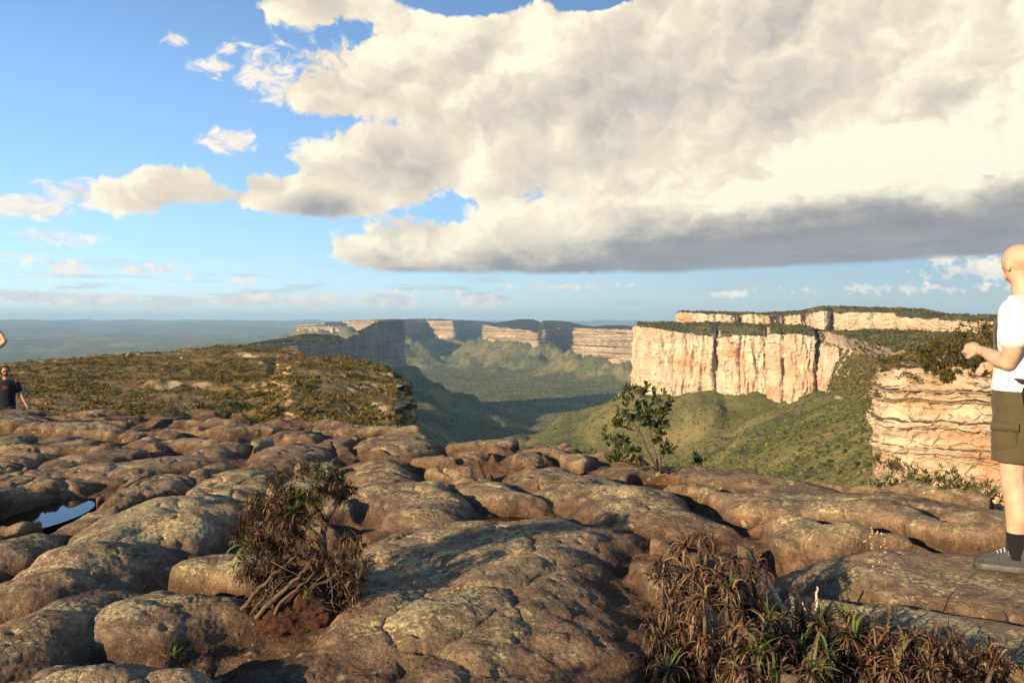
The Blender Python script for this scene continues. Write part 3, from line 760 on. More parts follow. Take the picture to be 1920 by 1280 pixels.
T3 = P(np.interp(pX, [1192, 1545, 2050], [1260, 1800, 2400]), np.interp(pX, [1192, 1545, 2050], [604.5, 612, 612]), np.interp(pX, [1192, 1545, 2050], [2100, 2000, 1500]))
B2 = B.copy(); B2[:, 2] -= 90
seg = np.concatenate([[0], np.cumsum(np.clip(np.linalg.norm(np.diff(A[:, :2], axis=0), axis=1), 4, 130))])
nu, nv = 1000, 150
V = loft([B2, B, A, T1, T2, T3], seg, nu, [6, nv, 40, 60, 20])
V[7+nv:] = smooth_rows(V[7+nv:].copy(), 40)
n = grid_normals(V); nh = n.copy(); nh[..., 2] = 0; nh /= np.linalg.norm(nh, axis=-1, keepdims=True)+1e-6
nh[:, :] = np.median(nh[6:nv], axis=0)[None]; nh /= np.linalg.norm(nh, axis=-1, keepdims=True)+1e-6
for k in range(3): nh[..., k] = smooth_rows(nh[..., k].copy(), 12)
if nh[60, 200, 1] > 0: nh = -nh
row = np.arange(V.shape[0]); w = np.where(row <= 6+nv, 1., np.clip(1-(row-6-nv)/8., 0, 1))
off = cliff_disp(V, nh, 8., 1.7, .03, 40, fine=.30)+1.6*pn3(V[..., 0]/16, V[..., 1]/16, V[..., 2]/30, 48)
col = np.linspace(seg[0], seg[-1], nu)
rav = sstep(np.interp(1535, pX, seg), np.interp(1600, pX, seg), col)     # ravine side: lower, broken, bushy
lean = np.clip((6+nv-row)/nv, 0, 1)
V = V+nh*((off*(1-.75*rav)[None]*w[:, None])+lean[:, None]*(4+8*rav[None]))[..., None]
tp = np.clip((row-6-nv)/6., 0, 1)
V[..., 2] += tp[:, None]*3.2*fbm2(V[..., 0]/40, V[..., 1]/40, 4, 45)*(row > 6+nv)[:, None]
V[..., 2] += (np.exp(-((row-6-nv)/4.)**2))[:, None]*1.8*fbm2(V[..., 0]/9, V[..., 1]/9, 3, 46)
setp(mesh('cliff', V, [grid_faces(V.shape[0], nu)], M_main), kind='structure'); V_main = V
# upper band of outcrops
bX = np.array([1300, 1276, 1270, 1278, 1310, 1350, 1378, 1386, 1400, 1440, 1470, 1500, 1512, 1530, 1545, 1560, 1575, 1600, 1640, 1680, 1690, 1730, 1760, 1780, 1830, 1900, 2000], float)
bB = np.array([606, 604, 603, 603, 604, 605, 606, 606, 607, 607, 608, 605, 606, 608, 610, 612, 613, 613, 612, 615, 618, 618, 620, 622, 624, 626, 630], float)
bT = np.array([588, 587, 587, 586, 587, 589, 591, 594, 589, 590, 594, 589, 592, 586, 584, 585, 588, 586, 586, 587, 595, 597, 596, 601, 603, 600, 600], float)
bD = np.array([2300, 1950, 1800, 1740, 1720, 1710, 1700, 1760, 1690, 1680, 1720, 1650, 1680, 1560, 1540, 1580, 1530, 1520, 1500, 1480, 1420, 1380, 1360, 1330, 1250, 1150, 1050], float)
A = P(bX, bT, bD); B = P(bX, bB, bD); B[:, 2] -= 8
C = P(bX, np.interp(bX, [1270, 1440, 1500, 1540, 1720, 1790, 2000], [583.5, 588, 584, 575, 579, 592, 594]), bD+90); C2 = P(bX, np.interp(bX, [1270, 1440, 1500, 1540, 1720, 1790, 2000], [585, 588, 584, 577, 581, 594, 597]), bD+300)
C[:3] = A[:3]*.5+C[3]*.5; C2[:3] = C[:3]
seg = np.concatenate([[0], np.cumsum(np.clip(np.linalg.norm(np.diff(A[:, :2], axis=0), axis=1), 4, 120))])
V = loft([B, A, C, C2], seg, 620, [40, 22, 10])
n = grid_normals(V); nh = n.copy(); nh[..., 2] = 0; nh[:, :] = np.median(nh[4:38], axis=0)[None]; nh /= np.linalg.norm(nh, axis=-1, keepdims=True)+1e-6
for k in range(3): nh[..., k] = smooth_rows(nh[..., k].copy(), 12)
if nh[10, 300, 1] > 0: nh = -nh
row = np.arange(V.shape[0]); w = np.where(row <= 40, 1., np.clip(1-(row-40)/6., 0, 1))
V = V+nh*(cliff_disp(V, nh, 6., 1.9, .35, 50, fine=.6)*w[:, None])[..., None]
V[..., 2] += (np.clip((row-36)/5., 0, 1))[:, None]*2.2*fbm2(V[..., 0]/22, V[..., 1]/22, 3, 55)
setp(mesh('cliff', V, [grid_faces(V.shape[0], 620)], M_main), kind='structure'); V_band = V

# scrub-covered shoulder on the left, with its lower lobe in front
def shoulder(name, rows, us, nu, nvs, terr, seed, endfall=None, sm=14):
    W = [P([q[0] for q in r], [q[1] for q in r], [q[2] for q in r]) for r in rows]
    V = loft(W, us, nu, nvs); V = smooth_rows(V, sm); V = smooth_rows(V, sm//2, 0)
    x, y = V[..., 0], V[..., 1]
    z = V[..., 2]+.9*fbm2(x/24, y/16, 4, seed)
    st = terr; q = z/st+.6*fbm2(x/30, y/30, 2, seed+3); fr = q-np.floor(q)
    amt = .85*sstep(-.30, .25, fbm2(x/20, y/14, 3, seed+5))
    z = z+((sstep(.30, .62, fr)-fr)*st)*amt
    z = z+.16*fbm2(x/1.6, y/1.6, 3, seed+7)
    V[..., 2] = z
    if endfall is not None: V = endfall(V)
    return V
M_sh = terrain_mat('scrub_shoulder', 1.3, rock=((.36, .27, .18), (.50, .40, .28), (.24, .17, .11)), veg=((.085, .068, .022), (.18, .125, .045), (.29, .19, .09)), slope=(.76, .90), sz=1.4, bumpd=.5)
rows = [[(-700, 860, 62), (0, 850, 62), (200, 846, 62), (400, 840, 64), (560, 830, 66), (620, 850, 70)],
        [(-700, 770, 82), (0, 768, 82), (200, 770, 84), (400, 772, 86), (560, 772, 92), (640, 790, 96)],
        [(-700, 725, 118), (0, 722, 118), (200, 730, 120), (350, 722, 125), (500, 715, 128), (590, 730, 130)],
        [(-700, 696, 165), (0, 694, 165), (200, 688, 170), (350, 680, 170), (490, 672, 175), (575, 684, 172)],
        [(-700, 690, 215), (20, 686, 215), (190, 664, 235), (320, 663, 240), (430, 646, 245), (556, 652, 235)],
        [(-700, 700, 260), (20, 700, 260), (190, 676, 290), (320, 670, 290), (430, 656, 290), (560, 664, 262)],
        [(-700, 900, 330), (20, 900, 330), (190, 870, 350), (320, 860, 350), (430, 850, 350), (565, 850, 300)]]
V_s1 = shoulder('scrub_hill', rows, np.array([0, 100, 140, 175, 210, 235.]), 620, [40, 90, 90, 90, 30, 20], 1.5, 201)
rows = [[(430, 900, 58), (560, 856, 60), (660, 852, 62), (745, 850, 64), (765, 880, 64), (790, 1100, 70)],
        [(440, 840, 76), (560, 793, 78), (660, 790, 80), (742, 790, 82), (760, 830, 84), (772, 1000, 92)],
        [(470, 790, 96), (545, 748, 96), (660, 750, 98), (744, 748, 98), (758, 790, 101), (768, 950, 108)],
        [(500, 745, 118), (550, 700, 120), (660, 706, 120), (744, 712, 118), (757, 760, 122), (765, 900, 130)],
        [(520, 682, 138), (575, 668, 142), (640, 664, 148), (715, 682, 142), (752, 706, 136), (762, 860, 146)],
        [(525, 700, 150), (580, 690, 158), (640, 684, 165), (700, 704, 160), (745, 740, 150), (755, 860, 160)],
        [(525, 860, 170), (580, 860, 180), (640, 860, 190), (700, 880, 185), (740, 890, 180), (750, 900, 185)]]
def endf(V):
    n = grid_normals(V); nz = np.abs(n[..., 2]); w = sstep(.8, .45, nz)
    nh = n.copy(); nh[..., 2] = 0; nh /= np.linalg.norm(nh, axis=-1, keepdims=True)+1e-6
    if np.sum(nh[..., 0]*w) < 0: nh = -nh
    return V+nh*(w*(1.3*np.tanh(3*pn2(V[..., 2]/.9, V[..., 1]/22, 231))+.7*fbm3(V[..., 0]/2, V[..., 1]/2, V[..., 2]/1.4, 3, 233)))[..., None]
V_s2 = shoulder('scrub_hill', rows, np.array([0, 60, 110, 150, 162, 185.]), 560, [40, 70, 70, 70, 24, 16], 1.1, 221, endf, 8)
for V in (V_s1, V_s2): setp(mesh('hill', V, [grid_faces(V.shape[0], V.shape[1])], M_sh), kind='structure')

# ledge cliff close on the right
M_led = terrain_mat('ledge_cliff', .55, rock=((.47, .34, .22), (.60, .48, .35), (.30, .22, .16)), veg=((.05, .05, .018), (.09, .075, .03), (.15, .11, .06)), slope=(.80, .94), sz=.9, strata=.55, stain=.5, bumpd=.5)
lX = np.array([1720, 1668, 1640, 1636, 1650, 1700, 1760, 1820, 1880, 1960, 2100, 2400], float)
lD = np.array([72, 64, 57, 53.5, 51.5, 50.5, 50, 49, 48.5, 48, 47, 44], float)
def lrow(ys, dd=0., dx=0.): return P(lX+dx, np.interp(lX, [1640, 1700, 1800, 1900, 2400], ys), lD+dd)
rows = [lrow([1300, 1320, 1330, 1340, 1400]), lrow([945, 950, 955, 960, 1020]), lrow([742, 742, 742, 742, 742]), lrow([700, 692, 690, 690, 690], 1.5),
        lrow([688, 672, 655, 640, 630], 9), lrow([680, 664, 640, 610, 600], 24), lrow([690, 680, 650, 630, 610], 50), lrow([900, 900, 900, 900, 900], 80)]
seg = np.concatenate([[0], np.cumsum(np.linalg.norm(np.diff(rows[2][:, :2], axis=0), axis=1))]); seg[-1] = seg[-2]+4
nu = 760
V = loft(rows, seg, nu, [20, 300, 50, 50, 60, 30, 10]); V = smooth_rows(V, 6)
n = grid_normals(V); nh = n.copy(); nh[..., 2] = 0; nh[:, :] = np.median(nh[20:320], axis=0)[None]; nh /= np.linalg.norm(nh, axis=-1, keepdims=True)+1e-6
for k in range(3): nh[..., k] = smooth_rows(nh[..., k].copy(), 10)
if nh[50, 400, 1] > 0: nh = -nh
row = np.arange(V.shape[0]); x, y, z = V[..., 0], V[..., 1], V[..., 2]
w = np.where(row < 340, 1., np.clip(1-(row-340)/30., 0, 1))[:, None]
s_ = np.cumsum(np.concatenate([[0], np.linalg.norm(np.diff(V[200, :, :2], axis=0), axis=1)]))[None]+0*z
# courses of rock: each layer has its own thickness, set-back and block joints
edges = np.array([-40, -11.0, -9.4, -8.2, -6.55, -6.2, -4.95, -4.55, -3.3, -2.75, -1.8, -1, 0, 4]); offs = np.array([0, .5, .25, .55, -.35, .6, -.35, 1.15, 1.5, 1.0, .6, .3, 0])
zz = z+.12*fbm2(s_/6, z/7, 4, 301)+.10*fbm2(s_/1.1, z/1.5, 3, 302)
li = np.clip(np.searchsorted(edges, zz)-1, 0, len(offs)-1); fr = (zz-edges[li])/(edges[li+1]-edges[li])
prof = (1-(2*fr-1)**6)*.9+.1
blk = (s_+1.3*hash01(li, li*0, 3)*9)/(1.6+2.8*hash01(li, li*0+2, 5)); hq_ = 0; bi = np.floor(blk+.25*fbm2(s_/2, z*2, 2, 305)); bf = blk+.25*fbm2(s_/2, z*2, 2, 305)-bi
joint = sstep(0, .06, bf)*sstep(1, .94, bf)
off = offs[li]*prof+.45*(hash01(bi, li, 7)-.5)*prof-.22*(1-joint)*prof-.22*(1-prof)
wf1, wf2, _w = worley(s_/1.7+.3*pn2(s_/2, z, 331), zz/.95, 33); off = off*.44-.12*sstep(.14, .0, wf2-wf1)+.22*_w+.5*pn3(x/2.2, y/2.2, z/1.2, 318)*sstep(.5, .0, np.abs(pn3(x/1.7, y/1.7, z/3.5, 319)))+.22*fbm3(x/.8, y/.8, z/.6, 4, 311)+.45*fbm3(x/4, y/4, z/3, 2, 315)
ln = np.interp(z, [-10, -6.5, -4.5, -2, 0], [.9, .2, -.3, -.2, -1.])      # the foot is set back on the left corner
V = V+nh*((off+ln*.5)*w)[..., None]
tp = np.clip((row-340)/20., 0, 1)[:, None]
V[..., 2] += tp*(.35*fbm2(x/3, y/3, 4, 321))
V_led = V
setp(mesh('cliff', V, [grid_faces(V.shape[0], nu)], M_led), kind='structure')
V_ter = build_terrain()

# =================================================================== VEGETATION
M_tree = tint_mat('forest_crowns', [(.042, .058, .014), (.095, .11, .026), (.165, .16, .04), (.25, .20, .07)], sc=.2)
M_scrub = tint_mat('scrub_leaves', [(.045, .055, .014), (.105, .105, .026), (.19, .15, .042), (.30, .20, .075)], sc=1.5, trans=.25)
def infr(c, lo=-80, hi=2000):
    px = 960+F*c[..., 0]/np.maximum(c[..., 1], 1.); return (px > lo) & (px < hi) & (c[..., 1] > 0)
def wf(c, nz):
    r = np.hypot(c[..., 0], c[..., 1]); return infr(c, 740, 1720)*(r > 350)*(r < 6500)*(1/np.maximum(r, 900)**1.6)
pos = scatter(V_ter, 52000, 8, wfun=wf, seed=1, slope_min=.3)
rr = np.hypot(pos[:, 0], pos[:, 1]); sz = np.clip(rr/1550*1.25, 1.5, 6)*rng.uniform(.55, 1.25, len(pos))
tn = np.clip(.40+.30*fbm2(pos[:, 0]/90, pos[:, 1]/90, 3, 501)+rng.normal(0, .22, len(pos)), 0, 1)
blobs('forest', pos, sz, M_tree, tn, flat=.85)
def wt(c, nz): return infr(c)*1.
for V_, n_, s_, nm in ((V_main[155:], 7000, 3.0, 'scrubland'), (V_band[38:], 2600, 2.8, 'scrubland')):
    pos = scatter(V_, n_, 3, wfun=wt, seed=n_, slope_min=.5)
    blobs(nm, pos, s_*rng.uniform(.4, 1.15, len(pos)), M_scrub, np.clip(.4+.3*fbm2(pos[:, 0]/50, pos[:, 1]/50, 3, 511)+rng.normal(0, .2, len(pos)), 0, 1), flat=.7)
pos = scatter(V_main[12:158, 560:], 5200, 3, wfun=lambda c, nz: (960+F*c[..., 0]/c[..., 1] > 1553)*1.*(c[..., 1] > 350)*(.15+sstep(-.1, .2, fbm2(c[..., 1]/30, c[..., 2]/14, 3, 515))), seed=3, slope_min=0.)
blobs('scrubland', pos, rng.uniform(.8, 3.0, len(pos)), M_scrub, np.clip(rng.normal(.5, .25, len(pos)), 0, 1), flat=.8)
def clumps(name, pos, size, m, mat, tint, leaf=.16, flat=.75, seed=0):
    """each clump a loose heap of small leaf faces"""
    r_ = np.random.default_rng(seed); n = len(pos)
    d = r_.normal(size=(n, m, 3)); d /= np.linalg.norm(d, axis=2)[..., None]; d[..., 2] = np.abs(d[..., 2])*1.1-.15
    lump = 1+.35*np.sin(d[..., 0]*4+r_.uniform(0, 6, (n, 1)))*np.cos(d[..., 1]*4+r_.uniform(0, 6, (n, 1)))
    c = pos[:, None]+d*(size[:, None]*lump*r_.uniform(.45, 1.05, (n, m)))[..., None]*np.array([1, 1, flat])
    a = r_.normal(size=(n, m, 3)); a /= np.linalg.norm(a, axis=2)[..., None]
    b = np.cross(a, d+.4*r_.normal(size=(n, m, 3))); b /= np.linalg.norm(b, axis=2)[..., None]+1e-9
    L_ = (size[:, None]*leaf*r_.uniform(.7, 1.5, (n, m)))[..., None]
    V = np.stack([c-a*L_, c-b*L_*.45, c+a*L_, c+b*L_*.45], 2).reshape(-1, 3)
    Fc = np.arange(n*m*4).reshape(-1, 4)
    T = np.repeat(np.clip(tint[:, None]+r_.normal(0, .13, (n, m)), 0, 1).ravel(), 4)
    return mesh(name, V, [Fc], mat, None, False, {'tint': T})
for V_, n_, sd in ((V_s1[20:400], 15000, 1), (V_s2[10:290], 9000, 2)):
    def ws(c, nz):
        r = np.hypot(c[..., 0], c[..., 1]); pat = sstep(-.35, .25, fbm2(c[..., 0]/7, c[..., 1]/4, 3, 521))
        return infr(c)*(.04+pat)/np.maximum(r, 60)**1.1
    pos = scatter(V_, n_, 1, wfun=ws, seed=sd, slope_min=.45)
    sz = rng.gamma(1.6, .13, n_)+.12; sz = np.minimum(sz, 1.2)
    tn = np.clip(.62+.35*fbm2(pos[:, 0]/18, pos[:, 1]/18, 3, 523)+rng.normal(0, .17, n_)-.1*(sz > 1), 0, 1)
    setp(clumps('undergrowth', pos, sz, 26, M_scrub, tn, leaf=.26, seed=sd), kind='stuff')
# low growth on the crown of the ledge cliff
def wl_(c, nz): return infr(c, 1600, 2000)*1.
pos = scatter(V_led[342:470], 1500, 1, wfun=wl_, seed=9, slope_min=.4)
sz = rng.gamma(3., .055, len(pos))+.06
setp(clumps('undergrowth', pos, sz, 34, M_scrub, np.clip(rng.normal(.5, .25, len(pos)), 0, 1), leaf=.20, seed=5), kind='stuff')

M_leafg = tint_mat('glossy_leaves', [(.03, .045, .012), (.07, .10, .022), (.13, .15, .035), (.24, .20, .07)], rough=.5, sc=20, spec=.4, trans=.25)
M_bark = simple_mat('grey_bark', (.115, .080, .052), .9, .4, 40, .01)
M_wood = simple_mat('bleached_wood', (.46, .40, .31), .85, .35, 35, .01)
M_dead = tint_mat('withered_leaves', [(.028, .015, .011), (.075, .040, .027), (.20, .120, .070), (.42, .29, .165), (.24, .10, .06)], rough=.8, sc=40, trans=.15)
M_green = tint_mat('strap_leaves', [(.05, .09, .02), (.12, .19, .04), (.25, .30, .09), (.30, .24, .10), (.26, .08, .05)], rough=.5, sc=30, spec=.4, trans=.25)
M_soil = simple_mat('root_soil', (.062, .026, .015), .95, .45, 60, .02)
def empty(name, loc, label, cat, group=None):
    o = link(bpy.data.objects.new(name, None)); o.location = loc; o.empty_display_size = .1; setp(o, label, cat, group); return o
def local(V, root): return np.asarray(V, float)-np.array(root.location)
def leaf_clusters(mb, tips, dirs, nl, ll, lw, r_, tint=.5, spread=.9):
    """obovate leaves fanned round every twig tip"""
    n = len(tips); d = dirs[:, None]+r_.normal(0, spread, (n, nl, 3))*.75; d /= np.linalg.norm(d, axis=2)[..., None]
    d[..., 2] += .15
    p = tips[:, None]+d*r_.uniform(0, .3, (n, nl, 1))*ll
    s = np.cross(d, r_.normal(size=(n, nl, 3))); s /= np.linalg.norm(s, axis=2)[..., None]
    nn = np.cross(d, s)
    L_ = (ll*r_.uniform(.6, 1.2, (n, nl)))[..., None]; W_ = L_*lw/ll
    V = np.stack([p, p+d*L_*.45-s*W_*.42+nn*W_*.15, p+d*L_*.8-s*W_*.38+nn*W_*.12, p+d*L_, p+d*L_*.8+s*W_*.38+nn*W_*.12, p+d*L_*.45+s*W_*.42+nn*W_*.15], 2)
    V = V.reshape(-1, 3); k = n*nl
    base = (np.arange(k)*6)[:, None]
    Fc = np.concatenate([base+np.array([[0, 1, 5, 0]])[:, :3], ]), np.concatenate([base+np.array([[1, 2, 4, 5]])]), base+np.array([[2, 3, 4]])
    T = np.repeat(np.clip(tint+r_.normal(0, .2, k), 0, 1), 6)
    mb.add(V, [Fc[0], Fc[1], Fc[2]], T)
def shrub(name, base, h, wd, label, group=None, ntip=40, nl=12, ll=.05, lw=.022, mat=None, seed=0, tint=.5, lean=(0, 0), cat='shrub'):
    r_ = np.random.default_rng(seed); root = empty(name, base, label, cat, group)
    st = MB(); cr = MB(); tips = []; dirs = []
    nst = max(3, ntip//7)
    for k in range(nst):
        a = r_.uniform(0, 6.28); tilt = r_.uniform(.1, .95)
        d = np.array([math.cos(a)*tilt*wd/h+lean[0], math.sin(a)*tilt*wd/h+lean[1], 1.])*h*r_.uniform(.65, 1.)
        pts = np.array([d*t*np.array([t**.4, t**.4, 1])+r_.normal(0, .025*h, 3)*t for t in np.linspace(0, 1, 6)])
        st.tube(pts, np.linspace(.022*h, .006*h, 6)+.001, 5)
        for q in range(ntip//nst):
            t = r_.uniform(.35, 1); b0 = d*t*np.array([t**.4, t**.4, 1])
            off = r_.normal(0, 1, 3)*np.array([wd*.3, wd*.3, h*.14]); tip = b0+off
            if tip[2] < .04*h: tip[2] = .04*h
            st.tube(np.array([b0, b0+off*.5+np.array([0, 0, .02*h]), tip]), [.006*h, .004*h, .002*h], 4)
            dd = tip-np.array([0, 0, h*.25]); tips.append(tip); dirs.append(dd/np.linalg.norm(dd))
    leaf_clusters(cr, np.array(tips), np.array(dirs), nl, ll, lw, r_, tint)
    st.build('stem', M_bark, root); cr.build('crown', mat or M_leafg, root, False)
    return root
# --- the tall shrub on the brink, its stems following the photo
def pix_shrub():
    d0 = 8.15
    rt = P(1236, 884, d0); rt[2] = gz(rt[0], rt[1])-.03
    root = empty('shrub', rt, 'tall open shrub with twisted stems and leathery leaf tufts on the brink of the rock', 'shrub')
    r_ = np.random.default_rng(5); st = MB(); cr = MB(); tips = []; dirs = []
    stems = [[(1240, 884), (1236, 850), (1241, 815), (1232, 785), (1236, 762), (1230, 740)], [(1234, 882), (1216, 846), (1200, 812), (1180, 780), (1172, 755), (1178, 738)],
             [(1236, 880), (1228, 845), (1218, 815), (1222, 785), (1204, 760), (1208, 735)], [(1230, 884), (1205, 862), (1180, 848), (1160, 838), (1150, 826)],
             [(1232, 884), (1210, 868), (1190, 872), (1165, 862), (1148, 868)], [(1200, 812), (1186, 806), (1168, 800), (1156, 792)], [(1241, 815), (1234, 806), (1215, 798), (1200, 775)], [(1238, 870), (1246, 845), (1240, 825)]]
    for si, s in enumerate(stems):
        s = np.array(s, float); dz = np.cumsum(r_.normal(0, .06, len(s))); dz -= dz[0]
        p = P(s[:, 0], s[:, 1], d0+dz)
        t = np.linspace(0, 1, len(p)); tt = np.linspace(0, 1, 14); p = np.stack([np.interp(tt, t, p[:, k]) for k in range(3)], 1)
        p[1:-1] = .25*p[:-2]+.5*p[1:-1]+.25*p[2:]; p[1:] += r_.normal(0, .004, (13, 3))
        st.tube(local(p, root), np.linspace(.012 if si < 4 else .007, .004, 14), 6)
        for q in range(18 if si < 5 else 12):
            k = int(r_.integers(5, 14)); a = p[k]; o = r_.normal(0, .058, 3)*np.array([1, 1, .8]); o[2] = abs(o[2])*.9
            tip = a+o; st.tube(local(np.array([a, a+o*.5+r_.normal(0, .008, 3), tip]), root), [.004, .003, .002], 4)
            tips.append(tip); dd = o+np.array([0, 0, .03]); dirs.append(dd/np.linalg.norm(dd))
    leaf_clusters(cr, local(np.array(tips), root), np.array(dirs), 12, .060, .026, r_, .45, .7)
    st.build('stem', M_bark, root); cr.build('crown', M_leafg, root, False)
pix_shrub()
# --- shrubs along the brink
def at(px, py, d=None):
    if d is None: x, y, z = gxy(px, py); return (x, y, z)
    x, y, z = P(px, py, d); return (x, y, gz(x, y))
G1 = 'low green shrubs along the right-hand brink'
for k, (px, d, h, w, tn, lab) in enumerate([
    (1655, 7.75, .20, .20, .35, 'small dark green shrub where the ledge cliff meets the brink'),
    (1735, 7.4, .26, .26, .55, 'yellow-green shrub on the brink below the ledge cliff, widest of its row'),
    (1790, 7.3, .24, .24, .6, 'yellow-green leafy shrub on the brink, second from the hiker'),
    (1695, 7.55, .15, .20, .5, 'lowest shrub of the row on the brink under the ledge cliff'),
    (1845, 7.1, .20, .22, .75, 'straw-tinged shrub on the brink right beside the hiker\'s leg')]):
    x = (px-960)/F*d; shrub('shrub', (x, d, gz(x, d)-.02), h, w, lab, G1, 42, 10, .05, .014, None, 20+k, tn)
for k, (px, py, d, h, w, tn, lab) in enumerate([
    (752, 800, 12.6, .22, .42, .5, 'leafy green shrub at the foot of the scrub hill, left of the valley gap'),
    (944, 832, 11.6, .20, .22, .7, 'thin sapling on the brink before the valley, the left of a pair'),
    (990, 834, 11.3, .20, .20, .72, 'thin sapling on the brink before the valley, the right of a pair'),
    (1098, 858, 10.0, .13, .18, .75, 'tiny yellowish shrub on the brink left of the tall open shrub'),
    (1307, 882, 8.6, .15, .10, .2, 'single tiny dark sapling on the brink right of the tall open shrub'),
    (715, 800, 12.9, .16, .35, .45, 'low shrub tucked behind the rocks beside the leafy green one')]):
    x = (px-960)/F*d; shrub('shrub', (x, d, gz(x, d)-.02), h, w, lab, None, 36 if k == 0 else 18, 8, .045, .016, None, 40+k, tn)
# --- bushes on the ledge cliff
def led_z(px, row): # point of the ledge cliff crown
    c = V_led[row]; q = 960+F*c[:, 0]/c[:, 1]; j = int(np.argmin(np.abs(q-px))); return c[j]
G2 = 'bushes on the crown of the ledge cliff'
LB = [(1712, 352, 1.1, .8, .70, 'rusty orange bush near the left corner of the ledge cliff'), (1752, 365, 1.5, 1.2, .35, 'big dark green bush crowning the ledge cliff'),
      (1790, 372, 1.6, 1.3, .45, 'rounded olive bush behind the hiker\'s raised hand'), (1835, 358, 1.4, 1.1, .3, 'dark bush pressed against the hiker\'s forearm'),
      (1735, 400, 1.2, 1.0, .5, 'mid green bush behind the rusty orange one'), (1800, 425, 1.7, 1.3, .55, 'yellow-green bush high on the ledge crown'),
      (1845, 440, 2.0, 1.4, .5, 'topmost bush beside the hiker\'s sleeve'), (1690, 380, .7, .6, .8, 'dry straw-coloured bush at the corner of the ledge cliff'),
      (1775, 345, .8, .7, .6, 'small bush hanging over the rim of the ledge cliff'), (1860, 400, 1.5, 1.2, .4, 'green bush half hidden behind the hiker'),
      (1765, 450, 1.2, 1.2, .5, 'bush on the skyline of the ledge crown'), (1900, 430, 2.0, 1.6, .45, 'wide bush on the ledge crown behind the hiker\'s shirt')]
for k, (px, row_, h, w, tn, lab) in enumerate(LB):
    b = led_z(px, row_); shrub('bush', tuple(b-np.array([0, 0, .1])), h, w, lab, G2, 64, 16, .17, .075, M_scrub, 60+k, tn, cat='bush')
b = V_led[200]; q = 960+F*b[:, 0]/b[:, 1]
for k, (px, row_, h, w, lab) in enumerate([(1650, 130, .9, .9, 'scrubby bush growing from the broken left corner of the ledge cliff'), (1668, 118, .7, .8, 'reddish dry bush below the corner of the ledge cliff')]):
    b = led_z(px, row_)+np.array([-.2, -.7, 0]); shrub('bush', tuple(b), h, w, lab, G2, 60, 14, .12, .05, M_scrub, 90+k, .55+.3*k, cat='bush')

# --- rosettes of strap leaves
def rosettes(cen, up, n, length, width, droop, curl, r_, tint, tsd=.18, k=7, open_=.9):
    m = len(cen); a = r_.uniform(0, 2*np.pi, (m, n)); el = r_.uniform(.0, 1., (m, n))**.8*open_
    u = up/np.linalg.norm(up, axis=1)[:, None]; s = np.cross(u, [0.3, .9, .1]); s /= np.linalg.norm(s, axis=1)[:, None]; v = np.cross(u, s)
    d = u[:, None]*np.cos(el*1.5)[..., None]+(s[:, None]*np.cos(a)[..., None]+v[:, None]*np.sin(a)[..., None])*np.sin(el*1.5)[..., None]
    L_ = (length[:, None]*(r_.uniform(.4, 1.15, (m, n))+(r_.random((m, n)) < .06)*r_.uniform(.2, .7, (m, n)))).ravel()
    base = np.repeat(cen, n, 0)+d.reshape(-1, 3)*.008
    V, Fc, mm = ribbons(base, d.reshape(-1, 3), L_, width*r_.uniform(.6, 1.3, m*n), droop*r_.uniform(.5, 1.4, m*n), curl, k, r_)
    T = np.repeat(np.clip(np.repeat(tint, n)+r_.normal(0, tsd, m*n), 0, 1), mm)
    return V, Fc, T
def pixpts(lst, d): return np.array([P(a, b, d+c) for a, b, c in lst])
def smooth_path(p, n=12, r_=None, j=0.):
    t = np.linspace(0, 1, len(p)); tt = np.linspace(0, 1, n); q = np.stack([np.interp(tt, t, p[:, k]) for k in range(3)], 1)
    q[1:-1] = .25*q[:-2]+.5*q[1:-1]+.25*q[2:]
    if r_ is not None: q[1:] += r_.normal(0, j, (n-1, 3))
    return q
